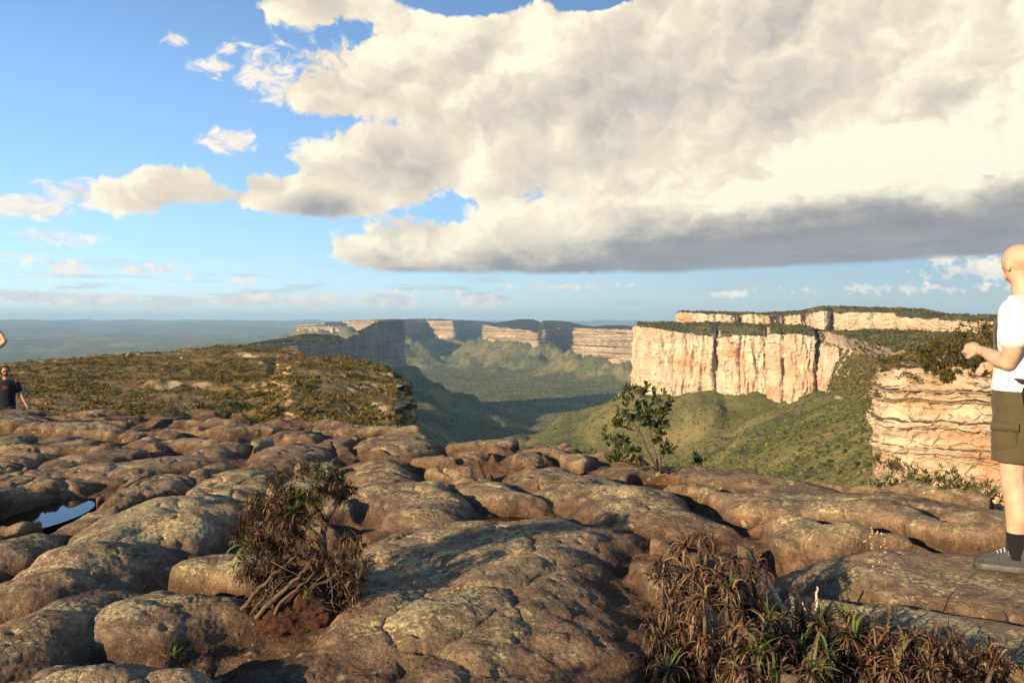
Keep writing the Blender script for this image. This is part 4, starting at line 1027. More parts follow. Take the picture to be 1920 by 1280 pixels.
def left_plant():
    d0 = gxy(560, 1190)[1]; d0 = float(d0)
    bx, by, bz = P(560, 1180, d0+.18); bz = gz(bx, by)
    root = empty('desert_shrub', (bx, by, bz), 'gnarled half-dead shrub with drooping withered leaves on a mound of red soil', 'shrub')
    r_ = np.random.default_rng(77); dm = d0+.16
    v, f = ico(5); n3 = fbm3(v[:, 0]*2, v[:, 1]*2, v[:, 2]*2, 5, 3)
    V = v*(1+.22*n3+.05*fbm3(v[:, 0]*11, v[:, 1]*11, v[:, 2]*11, 3, 8))[:, None]*np.array([.27, .20, .19])+P(562, 1142, dm+.03)
    mesh('root_ball', local(V, root), [f], M_soil, root, True)
    st = MB()
    paths = [[(575, 1140, 0), (592, 1085, -.04), (612, 1040, -.02), (604, 1000, .02), (618, 965, 0), (636, 925, 0), (646, 898, .02)], [(560, 1130, .05), (600, 1060, 0), (612, 1035, -.03), (588, 1000, -.05), (566, 975, -.03), (545, 962, 0), (520, 950, 0)],
             [(452, 1142, -.12), (485, 1105, -.14), (520, 1072, -.14), (548, 1048, -.1), (575, 1030, -.05)], [(480, 1158, -.14), (515, 1120, -.17), (555, 1085, -.16), (578, 1062, -.12), (602, 1045, -.06)],
             [(505, 1170, -.14), (525, 1130, -.18), (560, 1100, -.17), (585, 1080, -.13), (598, 1050, -.08)], [(612, 1040, -.05), (614, 1070, -.12), (622, 1096, -.13)], [(618, 1045, .02), (640, 1075, -.03), (660, 1110, -.02), (672, 1140, 0)],
             [(545, 962, 0), (520, 985, -.03), (500, 975, 0), (480, 995, 0), (466, 1015, -.03)], [(470, 1150, -.12), (492, 1125, -.16), (510, 1090, -.16)], [(510, 1140, -.16), (512, 1105, -.18), (508, 1075, -.15)]]
    rad = [.020, .018, .012, .014, .010, .011, .010, .009, .007, .006]
    for p, rr_ in zip(paths, rad): st.tube(local(smooth_path(pixpts(p, dm), 16, r_, .0035), root), np.linspace(rr_, rr_*.45, 16), 7)
    for k in range(46):       # wiry roots and twigs
        a = P(r_.uniform(465, 660), r_.uniform(1050, 1120), dm-.1+r_.uniform(-.08, .12)); b = P(560+(r_.uniform(-125, 120)), r_.uniform(1110, 1175), dm-.13+r_.uniform(-.04, .12))
        st.tube(local(smooth_path(np.array([a, (a+b)/2+r_.normal(0, .02, 3), b]), 7, r_, .004), root), np.linspace(.0036, .0012, 7), 4)
    st.build('stem', M_bark, root)
    # withered rosettes hanging off the branches
    cs = []; sz_ = []
    def fill(n, cx, cy, rx, ry, dd, L):
        for _ in range(n):
            a = r_.uniform(0, 6.28); q = r_.uniform(.15, 1)**.5
            cs.append(P(cx+math.cos(a)*q*rx, cy+math.sin(a)*q*ry, dm+r_.uniform(-dd, dd))); sz_.append(L)
    fill(60, 575, 905, 70, 36, .13, .055); fill(40, 530, 955, 62, 34, .14, .065); fill(12, 640, 915, 24, 30, .10, .05)
    fill(34, 500, 1000, 55, 38, .14, .07); fill(9, 575, 985, 30, 40, .12, .06)
    fill(30, 490, 1075, 46, 34, .14, .06); fill(44, 615, 1085, 66, 48, .16, .065); fill(20, 560, 1050, 60, 40, .15, .06); fill(26, 665, 1110, 30, 40, .12, .055); fill(56, 505, 990, 62, 60, .10, .065); fill(26, 660, 1060, 32, 55, .10, .06); fill(40, 560, 1080, 100, 45, .06, .06); fill(12, 575, 960, 50, 36, .12, .055); fill(30, 560, 1095, 100, 40, .08, .055)
    cs = np.array(cs); up = r_.normal(0, .6, (len(cs), 3))+np.array([0, -.2, .6])
    V, Fc, T = rosettes(cs, up, 24, np.array(sz_)*1.1, .0052, 2.6, 1.3, r_, r_.uniform(.0, .62, len(cs)))
    o = MB(); o.add(local(V, root), [Fc], T); o.build('withered_leaves', M_dead, root)
    g = MB()
    V, Fc, T = rosettes(pixpts([(466, 1022, -.05)], dm), np.array([[-.3, -.5, .75]]), 16, np.array([.125]), .020, 1.2, .3, r_, np.array([.42]), .1); g.add(local(V, root), [Fc], T)
    V, Fc, T = rosettes(pixpts([(452, 1052, -.06)], dm), np.array([[-.6, -.3, .1]]), 7, np.array([.09]), .017, .9, .3, r_, np.array([.3]), .08); g.add(local(V, root), [Fc], T)
    ctr = pixpts([(508, 918, -.05), (525, 905, -.08), (545, 925, -.1), (565, 890, -.05), (592, 885, -.05), (615, 880, -.06), (628, 892, -.04), (553, 955, -.12), (560, 935, -.12), (600, 900, -.1), (580, 945, -.1), (490, 945, -.06), (680, 1075, -.02), (575, 1122, -.2), (605, 945, -.1), (640, 905, -.05)], dm)
    V, Fc, T = rosettes(ctr, r_.normal(0, .35, (len(ctr), 3))+np.array([0, -.2, .8]), 11, np.full(len(ctr), .075), .014, 1.0, .5, r_, r_.uniform(.15, .6, len(ctr)), .12); g.add(local(V, root), [Fc], T)
    g.build('green_leaves', M_green, root)
left_plant()
def dead_clump(name, label, spots, rx, ry, group=None, nper=18, L=.10, W=.010, green=.0, seed=0, tint=(.35, .8), stems=4, height=.2, cat='bromeliad', red=False):
    """spots: (px, py, base row) rosette heads over a stool of old leaves"""
    r_ = np.random.default_rng(seed)
    hd = []
    for (px, py, d) in spots: hd.append(P(px, py, d))
    hd = np.array(hd); c = hd.mean(0); z0 = gz(c[0], c[1])
    root = empty(name, (c[0], c[1], z0), label, cat, group)
    cs = []; up = []; tn = []
    for h in hd:
        for _ in range(3):
            q = h+r_.normal(0, 1, 3)*np.array([rx, rx, ry]); cs.append(q); up.append(r_.normal(0, .45, 3)+np.array([0, -.15, .8])); tn.append(r_.uniform(*tint))
        g_ = gz(h[0], h[1])
        nlow = max(1, int((h[2]-g_)/.07))
        for _ in range(nlow):          # the skirt of older leaves down to the ground
            t = r_.uniform(0, .9); q = h+r_.normal(0, 1, 3)*np.array([rx*1.3, rx*1.3, 0]); q[2] = g_+(h[2]-g_)*t+.01; cs.append(q); up.append(r_.normal(0, .7, 3)+np.array([0, -.3, .3])); tn.append(r_.uniform(tint[0]-.2, tint[1]-.1))
    cs = np.array(cs); up = np.array(up); tn = np.array(tn)
    V, Fc, T = rosettes(cs, up, nper, np.full(len(cs), L), W, 3.0, 1.25, r_, tn, .24, 8)
    o = MB(); o.add(local(V, root), [Fc], T); o.build('withered_leaves', M_dead, root)
    for h in hd:
        st = MB(); g_ = gz(h[0], h[1]); b = np.array([h[0]+r_.normal(0, .04), h[1]+r_.normal(0, .04), g_-.02])
        st.tube(local(smooth_path(np.array([b, (b+h)/2+r_.normal(0, .02, 3), h]), 7, r_, .003), root), np.linspace(.014, .009, 7), 6); st.build('stem', M_bark, root)
    if green:
        k = r_.random(len(hd)) < green
        if k.any():
            V, Fc, T = rosettes(hd[k]+np.array([0, -.01, .015]), r_.normal(0, .3, (k.sum(), 3))+np.array([0, -.1, .9]), 9, np.full(k.sum(), L*1.15), W*1.6, 1.1, .4, r_, np.full(k.sum(), .85 if red else .35), .16)
            g = MB(); g.add(local(V, root), [Fc], T); g.build('green_leaves', M_green, root)
    return root
GB = 'withered bromeliads in the lower right corner'
def spot(px, py, top): # a head at row `top` rooted where row py meets the rock
    x, y, z = gxy(px, py); return (px, top, y)
r9 = np.random.default_rng(9)
def spots(lst):
    out = []
    for px, foot, top in lst:
        d = gxy(px, foot)[1]; out.append((px, top, d))
    return out
dead_clump('bromeliad', 'tallest heap of tan withered rosettes leaning beside the bleached stump', spots([(1285, 1200, 1030), (1330, 1190, 1022), (1245, 1230, 1060), (1300, 1215, 1085), (1350, 1200, 1075), (1262, 1250, 1120), (1385, 1190, 1060), (1320, 1240, 1130), (1365, 1215, 1110), (1400, 1210, 1100), (1240, 1262, 1100), (1290, 1262, 1150), (1235, 1275, 1150), (1420, 1190, 1075)]), .022, .02, GB, 24, .115, .007, .12, 1, (.22, .78))
dead_clump('bromeliad', 'low sprawl of curled tan rosettes along the bottom edge, left of the dark gap', spots([(1240, 1290, 1195), (1275, 1300, 1225), (1320, 1290, 1200), (1350, 1300, 1235), (1390, 1285, 1190), (1420, 1300, 1230), (1460, 1280, 1200), (1300, 1320, 1260), (1390, 1320, 1262), (1250, 1330, 1262), (1450, 1320, 1262), (1440, 1260, 1160)]), .022, .015, GB, 22, .11, .007, .25, 2, (.22, .78))
dead_clump('bromeliad', 'dark bromeliad with green-brown pointed leaves between the stump and the flower stalk', spots([(1500, 1240, 1165), (1540, 1250, 1175), (1580, 1240, 1165), (1500, 1290, 1220), (1550, 1300, 1235), (1600, 1280, 1200), (1520, 1320, 1262)]), .022, .012, GB, 20, .10, .008, .9, 3, (.0, .45))
dead_clump('bromeliad', 'reddish straw-coloured rosettes below the flower stalk', spots([(1625, 1260, 1185), (1660, 1265, 1195), (1640, 1300, 1225), (1690, 1290, 1215), (1620, 1320, 1255), (1680, 1330, 1262), (1715, 1270, 1200)]), .02, .012, GB, 20, .10, .008, .9, 4, (.2, .75), red=True)
dead_clump('bromeliad', 'rightmost of the bromeliads, dark with a few red leaf tips', spots([(1750, 1285, 1210), (1790, 1290, 1205), (1770, 1320, 1245), (1830, 1310, 1230), (1860, 1330, 1250), (1800, 1340, 1270), (1890, 1340, 1265), (1740, 1340, 1262)]), .02, .012, GB, 20, .10, .007, .8, 5, (.0, .5), red=True)
# a companion plant just below the frame throws the shadow at the bottom
def below():
    r_ = np.random.default_rng(31); sp = []
    for k in range(12):
        x = -1.45+r_.normal(0, .16); y = 1.25+r_.normal(0, .14); z = gz(x, y)+r_.uniform(.45, .85); sp.append((960+F*x/y, HOR-(z-EYE)*F/y, y))
    dead_clump('bromeliad', 'withered bromeliad beside the camera, its shadow falling across the flat rock at the bottom edge', sp, .03, .03, None, 18, .12, .012, .2, 6, (.2, .7))
below()
shrub('shrub', (-1.4, 1.2, gz(-1.4, 1.2)), 1.15, .55, 'leafy shrub outside the frame casting its shadow on the near rock', None, 60, 12, .07, .026, None, 77, .4)
# bleached stump, flower stalk, seedlings
def stump():
    r_ = np.random.default_rng(3); d = gxy(1480, 1190)[1]-.14
    b = P(1478, 1180, d); root = empty('dead_branch', (b[0], b[1], gz(b[0], b[1])), 'bleached forked dead branch leaning over the withered rosettes', 'dead branch')
    st = MB()
    for p, r0, r1 in (([(1486, 1205, 0), (1480, 1165, 0), (1462, 1130, 0), (1440, 1095, -.02), (1424, 1065, -.02), (1404, 1040, 0)], .020, .010), ([(1484, 1180, 0), (1488, 1150, 0), (1484, 1118, 0)], .014, .009),
                      ([(1445, 1180, .02), (1438, 1150, 0), (1432, 1110, 0)], .012, .007), ([(1395, 1180, 0), (1375, 1145, 0), (1350, 1120, 0)], .010, .006), ([(1520, 1190, 0), (1530, 1140, 0), (1532, 1098, 0)], .010, .005), ([(1505, 1200, 0), (1512, 1160, 0), (1508, 1128, 0)], .009, .006)):
        st = MB(); st.tube(local(smooth_path(pixpts(p, d), 14, r_, .003), root), np.linspace(r0, r1, 14), 7); st.build('branch', M_wood, root)
stump()
def stalk():
    r_ = np.random.default_rng(4); d = gxy(1672, 1230)[1]
    b = P(1672, 1225, d); root = empty('flower_stalk', (b[0], b[1], gz(b[0], b[1])), 'thin upright flower stalk with tiny pale buds rising from the reddish rosettes', 'flower stalk')
    st = MB(); p = smooth_path(pixpts([(1674, 1225, 0), (1672, 1170, 0), (1664, 1110, 0), (1655, 1065, 0), (1645, 1030, 0), (1638, 1000, 0)], d), 18, r_, .0015); st.tube(local(p, root), np.linspace(.0042, .0014, 18), 5)
    bud = MB(); v, f = ico(1)
    for k in range(34):
        i = int(r_.integers(10, 18)); a = p[i]; e = a+r_.normal(0, 1, 3)*np.array([.03, .03, .012])+np.array([0, 0, .02]); st.tube(local(np.array([a, (a+e)/2, e]), root), [.0012, .001, .0008], 3)
        bud.add(local(v*r_.uniform(.003, .0055)+e, root), [f], .8)
    st.build('stem', simple_mat('stalk', (.22, .12, .06), .7), root); bud.build('blossoms', simple_mat('buds', (.42, .34, .24), .7), root)
stalk()
GS = 'seedlings in the cracks of the rock'
for k, (px, py, L, lab) in enumerate([(325, 1252, .045, 'small green seedling with a dry skirt in the crack at the lower left'), (170, 1083, .025, 'tiny grassy seedling in the hollow beside the big left mound')]):
    x, y, z = gxy(px, py); r_ = np.random.default_rng(k+90); root = empty('seedling', (x, y, z), lab, 'seedling', GS)
    V, Fc, T = rosettes(np.array([[0, 0, .01]]), np.array([[0, 0, 1.]]), 8, np.array([L]), .010, .8, .3, r_, np.array([.25]), .1); g = MB(); g.add(V, [Fc], T); g.build('green_leaves', M_green, root)
    V, Fc, T = rosettes(r_.normal(0, .02, (5, 3))*np.array([1, 1, .2])+np.array([0, 0, .01]), np.array([[0, 0, 1.]]*5)+r_.normal(0, .4, (5, 3)), 9, np.full(5, L*.7), .004, 1.2, .6, r_, np.full(5, .55), .15); g = MB(); g.add(V, [Fc], T); g.build('withered_leaves', M_dead, root)

# =================================================================== PEOPLE
M_skin = None
def mat_skin(name, col):
    m, t, b = material(name, .55)
    n = t.noise(t.pos(), 14, 4)
    t.put(b.inputs['Base Color'], t.mix(t.ss(.35, .7, n), col, (col[0]*.93, col[1]*.78, col[2]*.72)))
    b.inputs['Subsurface Weight'].default_value = .12; b.inputs['Subsurface Radius'].default_value = (.02, .008, .004); b.inputs['Subsurface Scale'].default_value = .5
    b.inputs['Specular IOR Level'].default_value = .35
    t.put(b.inputs['Normal'], t.bump(t.noise(t.pos(), 160, 3), .15, .002)); return m
def cloth(name, col, rough=.9, wr=.006, fold=9.):
    m, t, b = material(name, rough); p = t.pos()
    n = t.noise(p, 60, 3); f = t.noise(t.vm('MULTIPLY', p, (1, 1, .55)), fold, 3, .5, .8)
    t.put(b.inputs['Base Color'], t.mix(t.ss(.3, .7, n), tuple(c*.88 for c in col), col))
    b.inputs['Sheen Weight'].default_value = .1
    t.put(b.inputs['Normal'], t.bump(t.m('ADD', f, t.m('MULTIPLY', t.noise(p, 300, 2), .03)), .7, wr*5)); return m
class Fig:
    def __init__(s, O, fx, fy, H):
        n = math.hypot(fx, fy); s.O = np.array(O, float); s.F = np.array([fx/n, fy/n, 0]); s.S = np.array([-fy/n, fx/n, 0]); s.k = H/1.80
    def w(s, p):       # local (forward, left, up) -> world offset from the root
        p = np.asarray(p, float).reshape(-1, 3)*s.k
        return p[:, :1]*s.F+p[:, 1:2]*s.S+p[:, 2:]*np.array([0, 0, 1.])
def ellip(mb, fig, c, r, rot=0., sub=3):
    v, f = ico(sub); v = v*np.array(r)
    if rot: # pitch forward about the side axis
        ca, sa = math.cos(rot), math.sin(rot); v = np.stack([v[:, 0]*ca+v[:, 2]*sa, v[:, 1], -v[:, 0]*sa+v[:, 2]*ca], 1)
    mb.add(fig.w(v+np.array(c)), [f])
def limb(mb, fig, pts, rad, n=16, sub=6):
    pts = np.array(pts, float); rad = np.array(rad, float)
    t = np.arange(len(pts)); tt = np.linspace(0, len(pts)-1, (len(pts)-1)*sub+1)
    q = np.stack([np.interp(tt, t, pts[:, k]) for k in range(3)], 1); r = np.interp(tt, t, rad)
    for _ in range(2): q[1:-1] = .25*q[:-2]+.5*q[1:-1]+.25*q[2:]
    mb.tube(fig.w(q), r*fig.k, n)
    v, f = ico(2)
    for c, rr in ((q[0], r[0]), (q[-1], r[-1])): mb.add(fig.w(c)+v*rr*fig.k*.999, [f])
def rings(mb, fig, rows, n=36, fold=.0, seed=0, cap=True):
    """rows: (f, s, u, rf, rs) elliptical sections"""
    rows = np.array(rows, float); t = np.arange(len(rows)); tt = np.linspace(0, len(rows)-1, (len(rows)-1)*7+1)
    q = np.stack([np.interp(tt, t, rows[:, k]) for k in range(5)], 1)
    for _ in range(3): q[1:-1] = .25*q[:-2]+.5*q[1:-1]+.25*q[2:]
    an = np.linspace(0, 2*np.pi, n, endpoint=False)
    A, T = np.meshgrid(an, tt)
    ff = 1+fold*fbm3(np.cos(A)*2.2, np.sin(A)*2.2, T*.9, 3, seed)
    X = q[:, 0:1]+q[:, 3:4]*np.cos(A)*ff; Y = q[:, 1:2]+q[:, 4:5]*np.sin(A)*ff; Z = q[:, 2:3]+0*A
    V = np.stack([X, Y, Z], -1).reshape(-1, 3); m = len(tt); fs = [grid_faces(m, n, True)]
    if cap:
        V = np.concatenate([V, q[:1, :3], q[-1:, :3]]); j = np.arange(n); c0 = m*n
        fs += [np.stack([0*j+c0, (j+1) % n, j], 1), np.stack([0*j+c0+1, (m-1)*n+j, (m-1)*n+(j+1) % n], 1)]
    mb.add(fig.w(V), fs)
def hand(mb, fig, c, d, up, side=1, curl=1.5, sc=1.):
    """palm and five fingers; d: where the fingers point, up: back of the hand"""
    d = np.array(d, float); d /= np.linalg.norm(d); up = np.array(up, float); up -= d*np.dot(up, d); up /= np.linalg.norm(up); s = np.cross(up, d)*side; c = np.array(c, float)
    limb(mb, fig, [c-d*.035*sc, c+d*.01*sc, c+d*.035*sc], [.026*sc, .034*sc, .028*sc])
    limb(mb, fig, [c+s*.022*sc, c+s*.026*sc+d*.036*sc], [.018*sc, .014*sc]); limb(mb, fig, [c-s*.022*sc, c-s*.028*sc+d*.03*sc], [.018*sc, .013*sc])
    for k, (o, L) in enumerate([(.030, .066), (.011, .076), (-.009, .071), (-.028, .056)]):
        p = c+d*.04*sc+s*o*sc; q = [p]; a = .25+.06*k
        for j in range(3):
            dd = d*math.cos(a)-up*math.sin(a); p = p+dd*L*sc*(.42, .32, .26)[j]; q.append(p); a += curl*(.55, .6, .4)[j]
        limb(mb, fig, q, [.0100*sc, .0095*sc, .0088*sc, .0075*sc], 10, 4)
    p = c+s*.030*sc-d*.012*sc; t1 = p+(s*.7+d*.7-up*.3)*.034*sc; t2 = t1+(d*.85-up*.5-s*.1)*.030*sc
    limb(mb, fig, [p, t1, t2], [.0135*sc, .0112*sc, .0090*sc], 10, 4)
def head(mb, fig, c, pitch, yaw=0.):
    ca, sa = math.cos(pitch), math.sin(pitch); cy, sy = math.cos(yaw), math.sin(yaw)
    def q(p): # head frame to figure frame
        f, s, u = p; f, u = f*ca+u*sa, -f*sa+u*ca; f, s = f*cy-s*sy, f*sy+s*cy; return (c[0]+f, c[1]+s, c[2]+u)
    v, f = ico(4)
    def el(cc, r): 
        w = v*np.array(r)+np.array(cc); mb.add(fig.w(np.array([q(p) for p in w])), [f])
    def el2(cc, r):
        v2, f2 = ico(2); w = v2*np.array(r)+np.array(cc); mb.add(fig.w(np.array([q(p) for p in w])), [f2])
    el((-.006, 0, .030), (.098, .077, .090)); el((.022, 0, -.035), (.068, .060, .078)); el2((.052, 0, -.088), (.032, .036, .026)); el2((.070, 0, .022), (.026, .052, .018))
    el2((.078, .028, -.028), (.020, .022, .020)); el2((.078, -.028, -.028), (.020, .022, .020))
    limb(mb, fig, [q((.084, 0, .012)), q((.098, 0, -.012)), q((.110, 0, -.026))], [.010, .012, .015]); el2((.094, .011, -.030), (.012, .009, .009)); el2((.094, -.011, -.030), (.012, .009, .009))
    el2((.088, 0, -.054), (.012, .026, .007)); el2((.086, 0, -.065), (.012, .023, .008))
    for s in (1, -1):
        el2((-.002, .078*s, -.006), (.019, .009, .032)); el2((-.006, .084*s, .010), (.014, .006, .014)); el2((.074, .030*s, .002), (.012, .015, .007))
    return q
def body_obj(mb, root, mat, vox=.0065):
    o = mb.build('body', mat, root)
    r = o.modifiers.new('remesh', 'REMESH'); r.mode = 'VOXEL'; r.voxel_size = vox; r.use_smooth_shade = True
    s = o.modifiers.new('smooth', 'SMOOTH'); s.factor = .5; s.iterations = 4
    return o
def loose(o, vox=None, it=3):
    if vox:
        r = o.modifiers.new('remesh', 'REMESH'); r.mode = 'VOXEL'; r.voxel_size = vox; r.use_smooth_shade = True
    s = o.modifiers.new('smooth', 'SMOOTH'); s.factor = .5; s.iterations = it
    return o
def band(name, fig, root, pts, width, nrm, mat, thick=.004):
    """a webbing strap lying along pts"""
    pts = np.array(pts, float); t = np.linspace(0, 1, len(pts)); tt = np.linspace(0, 1, 6*len(pts)); q = np.stack([np.interp(tt, t, pts[:, k]) for k in range(3)], 1)
    for _ in range(4): q[1:-1] = .25*q[:-2]+.5*q[1:-1]+.25*q[2:]
    nr = np.array(nrm, float); nr = np.stack([np.interp(tt, t, nr[:, k]) for k in range(3)], 1) if nr.ndim == 2 else np.repeat(nr[None], len(q), 0)
    tg = np.gradient(q, axis=0); tg /= np.linalg.norm(tg, axis=1)[:, None]; nr = nr-tg*np.sum(nr*tg, 1)[:, None]; nr /= np.linalg.norm(nr, axis=1)[:, None]; sd = np.cross(tg, nr)
    V = np.stack([q-sd*width/2-nr*thick/2, q+sd*width/2-nr*thick/2, q+sd*width/2+nr*thick/2, q-sd*width/2+nr*thick/2], 1)
    mb = MB(); mb.add(fig.w(V.reshape(-1, 3)), [grid_faces(len(q), 4, True)]); return mb.build(name, mat, root)
def shoe(fig, root, ank, toe, mat, matsole, laces=True):
    a = np.array(ank, float); d = np.array(toe, float)-a; d[2] = 0; Ln = np.linalg.norm(d); d /= Ln; s = np.array([-d[1], d[0], 0]); z0 = .012
    rows = []; prof = [(-.075, .026, .040, .112), (-.06, .034, .050, .120), (-.02, .037, .052, .126), (.02, .037, .050, .116), (.06, .040, .042, .092), (.10, .046, .034, .070), (.14, .047, .028, .056), (.175, .036, .022, .044), (.195, .012, .014, .026)]
    sc = Ln/.17; an = np.linspace(0, 2*np.pi, 28, endpoint=False); R_ = []
    for f, w, hh, top in prof:
        c = a+d*f*sc; x = np.cos(an)*w; zc = top/2+z0; z = np.sin(an)*top/2
        z = np.where(z < 0, np.maximum(z*1.5, -top/2), z)
        R_.append(c[None]*np.array([1, 1, 0])+s*x[:, None]+np.array([0, 0, 1])*(zc+z)[:, None])
    V = np.array(R_); t = np.arange(len(V)); tt = np.linspace(0, len(V)-1, 30)
    V = np.stack([[np.interp(tt, t, V[:, i, k]) for k in range(3)] for i in range(28)], 0).transpose(2, 0, 1)
    n = 28; m = 30; VV = np.concatenate([V.reshape(-1, 3), V[:1].mean(1), V[-1:].mean(1)]); j = np.arange(n)
    mb = MB(); mb.add(fig.w(VV), [grid_faces(m, n, True), np.stack([0*j+m*n, (j+1) % n, j], 1), np.stack([0*j+m*n+1, (m-1)*n+j, (m-1)*n+(j+1) % n], 1)])
    o = mb.build('shoe', mat, root)
    mb = MB()     # sole
    out = []
    for f, w in [(-.082, .020), (-.07, .036), (-.03, .041), (.03, .040), (.09, .049), (.14, .051), (.18, .040), (.203, .012)]: out.append((f*sc, w))
    L1 = [a*np.array([1, 1, 0])+d*f+s*w for f, w in out]; L2 = [a*np.array([1, 1, 0])+d*f-s*w for f, w in out][::-1]; lp = np.array(L1+L2); k = len(lp)
    V = np.concatenate([lp-np.array([0, 0, .008]), lp+np.array([0, 0, .020]), lp*1+np.array([0, 0, .024])-0]); c = lp.mean(0)
    V[2*k:] = c+(lp-c)*.96+np.array([0, 0, .024]); V = np.concatenate([V, [c+np.array([0, 0, .024]), c-np.array([0, 0, .008])]]); j = np.arange(k)
    mb.add(fig.w(V), [grid_faces(3, k, True), np.stack([0*j+3*k, 2*k+j, 2*k+(j+1) % k], 1), np.stack([0*j+3*k+1, (j+1) % k, j], 1)]); mb.build('sole', matsole, o)
    if laces:
        ml = simple_mat('laces', (.62, .62, .60), .8)
        for f in (.015, .032, .049, .066, .083):
            top = np.interp(f, [.02, .06, .10], [.120, .094, .070])+.006; c = a*np.array([1, 1, 0])+d*f*sc
            mb = MB(); p = [c+s*.034+np.array([0, 0, top*.62+.01]), c+s*.02+np.array([0, 0, top*.95+.006]), c+np.array([0, 0, top+.010]), c-s*.02+np.array([0, 0, top*.95+.006])+d*.006, c-s*.034+np.array([0, 0, top*.62+.01])+d*.01]
            mb.tube(fig.w(smooth_path(np.array(p), 12)), .0027, 5); mb.build('lace', ml, o)
    return o

def hiker():
    x0, y0 = (1920-960)/F*4.72, 4.72; zf = EYE-(1062-HOR)/F*4.66
    fig = Fig((x0, y0, zf), -.64, .77, 1.83); root = empty('person', (x0, y0, zf), 'bald hiker in white t-shirt and olive shorts at the right edge, seen from behind', 'person')
    sk = mat_skin('fair_skin', (.62, .40, .28)); mb = MB()
    rings(mb, fig, [(0, 0, .82, .10, .15), (0, 0, .92, .115, .165), (0, 0, 1.05, .10, .150), (-.01, 0, 1.2, .11, .160), (-.01, 0, 1.34, .11, .165), (-.01, 0, 1.41, .08, .14), (0, 0, 1.46, .055, .08)])
    limb(mb, fig, [(-.005, 0, 1.44), (.0, 0, 1.52), (.012, -.008, 1.60)], [.068, .060, .058])
    head(mb, fig, (.028, -.015, 1.675), .42, -.55)
    # left arm, near side
    limb(mb, fig, [(-.01, .165, 1.40), (-.02, .212, 1.32), (-.02, .225, 1.20), (.01, .215, 1.135)], [.062, .055, .049, .043]); limb(mb, fig, [(.01, .215, 1.135), (.08, .18, 1.155), (.155, .12, 1.185), (.195, .10, 1.195)], [.044, .043, .031, .027])
    hand(mb, fig, (.230, .08, 1.20), (.85, -.4, .15), (.0, .9, .5), 1, 2.0, 1.05)
    limb(mb, fig, [(-.01, -.165, 1.40), (-.02, -.212, 1.32), (0, -.235, 1.14)], [.055, .055, .045]); limb(mb, fig, [(0, -.235, 1.14), (.09, -.18, 1.12), (.15, -.07, 1.10)], [.046, .042, .028])
    hand(mb, fig, (.180, -.03, 1.095), (.7, .65, .0), (.4, -.5, .8), -1, 1.8, 1.05)
    for s, lx in ((1, 0.), (-1, -.04)):
        limb(mb, fig, [(lx*.2, .085*s, .88), (.01+lx, .11*s, .70), (.015+lx, .135*s, .50), (-.012+lx, .15*s, .38), (-.022+lx, .157*s, .30), (-.015+lx, .165*s, .14), (-.01+lx, .165*s, .07)], [.09, .082, .060, .060, .060, .040, .038])
    body_obj(mb, root, sk)
    wh = cloth('white_cotton', (.80, .80, .80), .9, .005)
    mb = MB()
    rings(mb, fig, [(0, 0, .975, .158, .207), (0, 0, 1.06, .145, .190), (-.005, 0, 1.2, .135, .180), (-.01, 0, 1.32, .135, .198), (-.01, 0, 1.41, .120, .200), (-.008, 0, 1.468, .092, .150), (0, 0, 1.505, .072, .085)], 40, .035, 3)
    for s in (1, -1): limb(mb, fig, [(-.01, .12*s, 1.425), (-.012, .178*s, 1.405), (-.02, .211*s, 1.33), (-.022, .222*s, 1.275)], [.078, .080, .076, .078])
    loose(mb.build('t_shirt', wh, root), .008, 3)
    ol = cloth('olive_cotton', (.095, .076, .040), .9, .006, 8); mb = MB()
    rings(mb, fig, [(0, 0, .80, .145, .195), (0, 0, .90, .155, .205), (0, 0, .98, .148, .195), (0, 0, 1.04, .142, .188)], 40, .02, 5)
    for s, lx in ((1, 0), (-1, -.04)): rings(mb, fig, [(lx*.2, .085*s, .90, .12, .11), (lx*.5, .10*s, .78, .125, .112), (.005+lx, .115*s, .66, .118, .106), (.01+lx, .12*s, .585, .114, .104)], 32, .05, 6+s)
    so = loose(mb.build('shorts', ol, root), .007, 3)
    mb = MB()  # cargo pocket with flap
    rings(mb, fig, [(.02, .205, .655, .055, .016), (.02, .212, .70, .060, .022), (.02, .210, .77, .060, .020), (.02, .205, .785, .056, .012)], 20); loose(mb.build('pocket', ol, so), None, 1)
    band('pocket_flap', fig, so, [(-.05, .222, .785), (.02, .240, .785), (.09, .222, .785)], .045, (0, 1, .1), ol, .008)
    # backpack
    gr = cloth('grey_nylon', (.085, .088, .080), .7, .004, 14); bk = simple_mat('black_webbing', (.018, .018, .018), .7); mb = MB()
    v, f = ico(4); b = np.sign(v)*np.abs(v)**.62; b /= np.abs(b).max(0); V = b*np.array([.085, .165, .225])*(1+.03*fbm3(v[:, 0]*3, v[:, 1]*3, v[:, 2]*3, 3, 4))[:, None]+np.array([-.215, -.01, 1.215])
    mb.add(fig.w(V), [f]); bp = mb.build('backpack', gr, root)
    mb = MB(); V = b*np.array([.04, .12, .10])+np.array([-.305, -.01, 1.12]); mb.add(fig.w(V), [f]); mb.build('pocket', gr, bp)
    mb = MB(); V = b*np.array([.05, .022, .09])+np.array([-.19, .165, 1.09]); mb.add(fig.w(V), [f]); mb.build('side_pocket', gr, bp)
    for s in (1, -1):
        band('strap', fig, bp, [(-.15, .085*s, 1.40), (-.10, .10*s, 1.468), (-.02, .115*s, 1.492), (.06, .12*s, 1.45), (.108, .115*s, 1.33), (.108, .13*s, 1.2), (.04, .17*s, 1.08), (-.12, .150*s, 1.05)], .055, [(-.6, 0, .8), (-.4, 0, 1), (.1, 0, 1), (.8, 0, .6), (1, .1*s, 0), (.9, .4*s, 0), (.2, 1*s, 0), (-.2, 1*s, 0)], gr, .012)
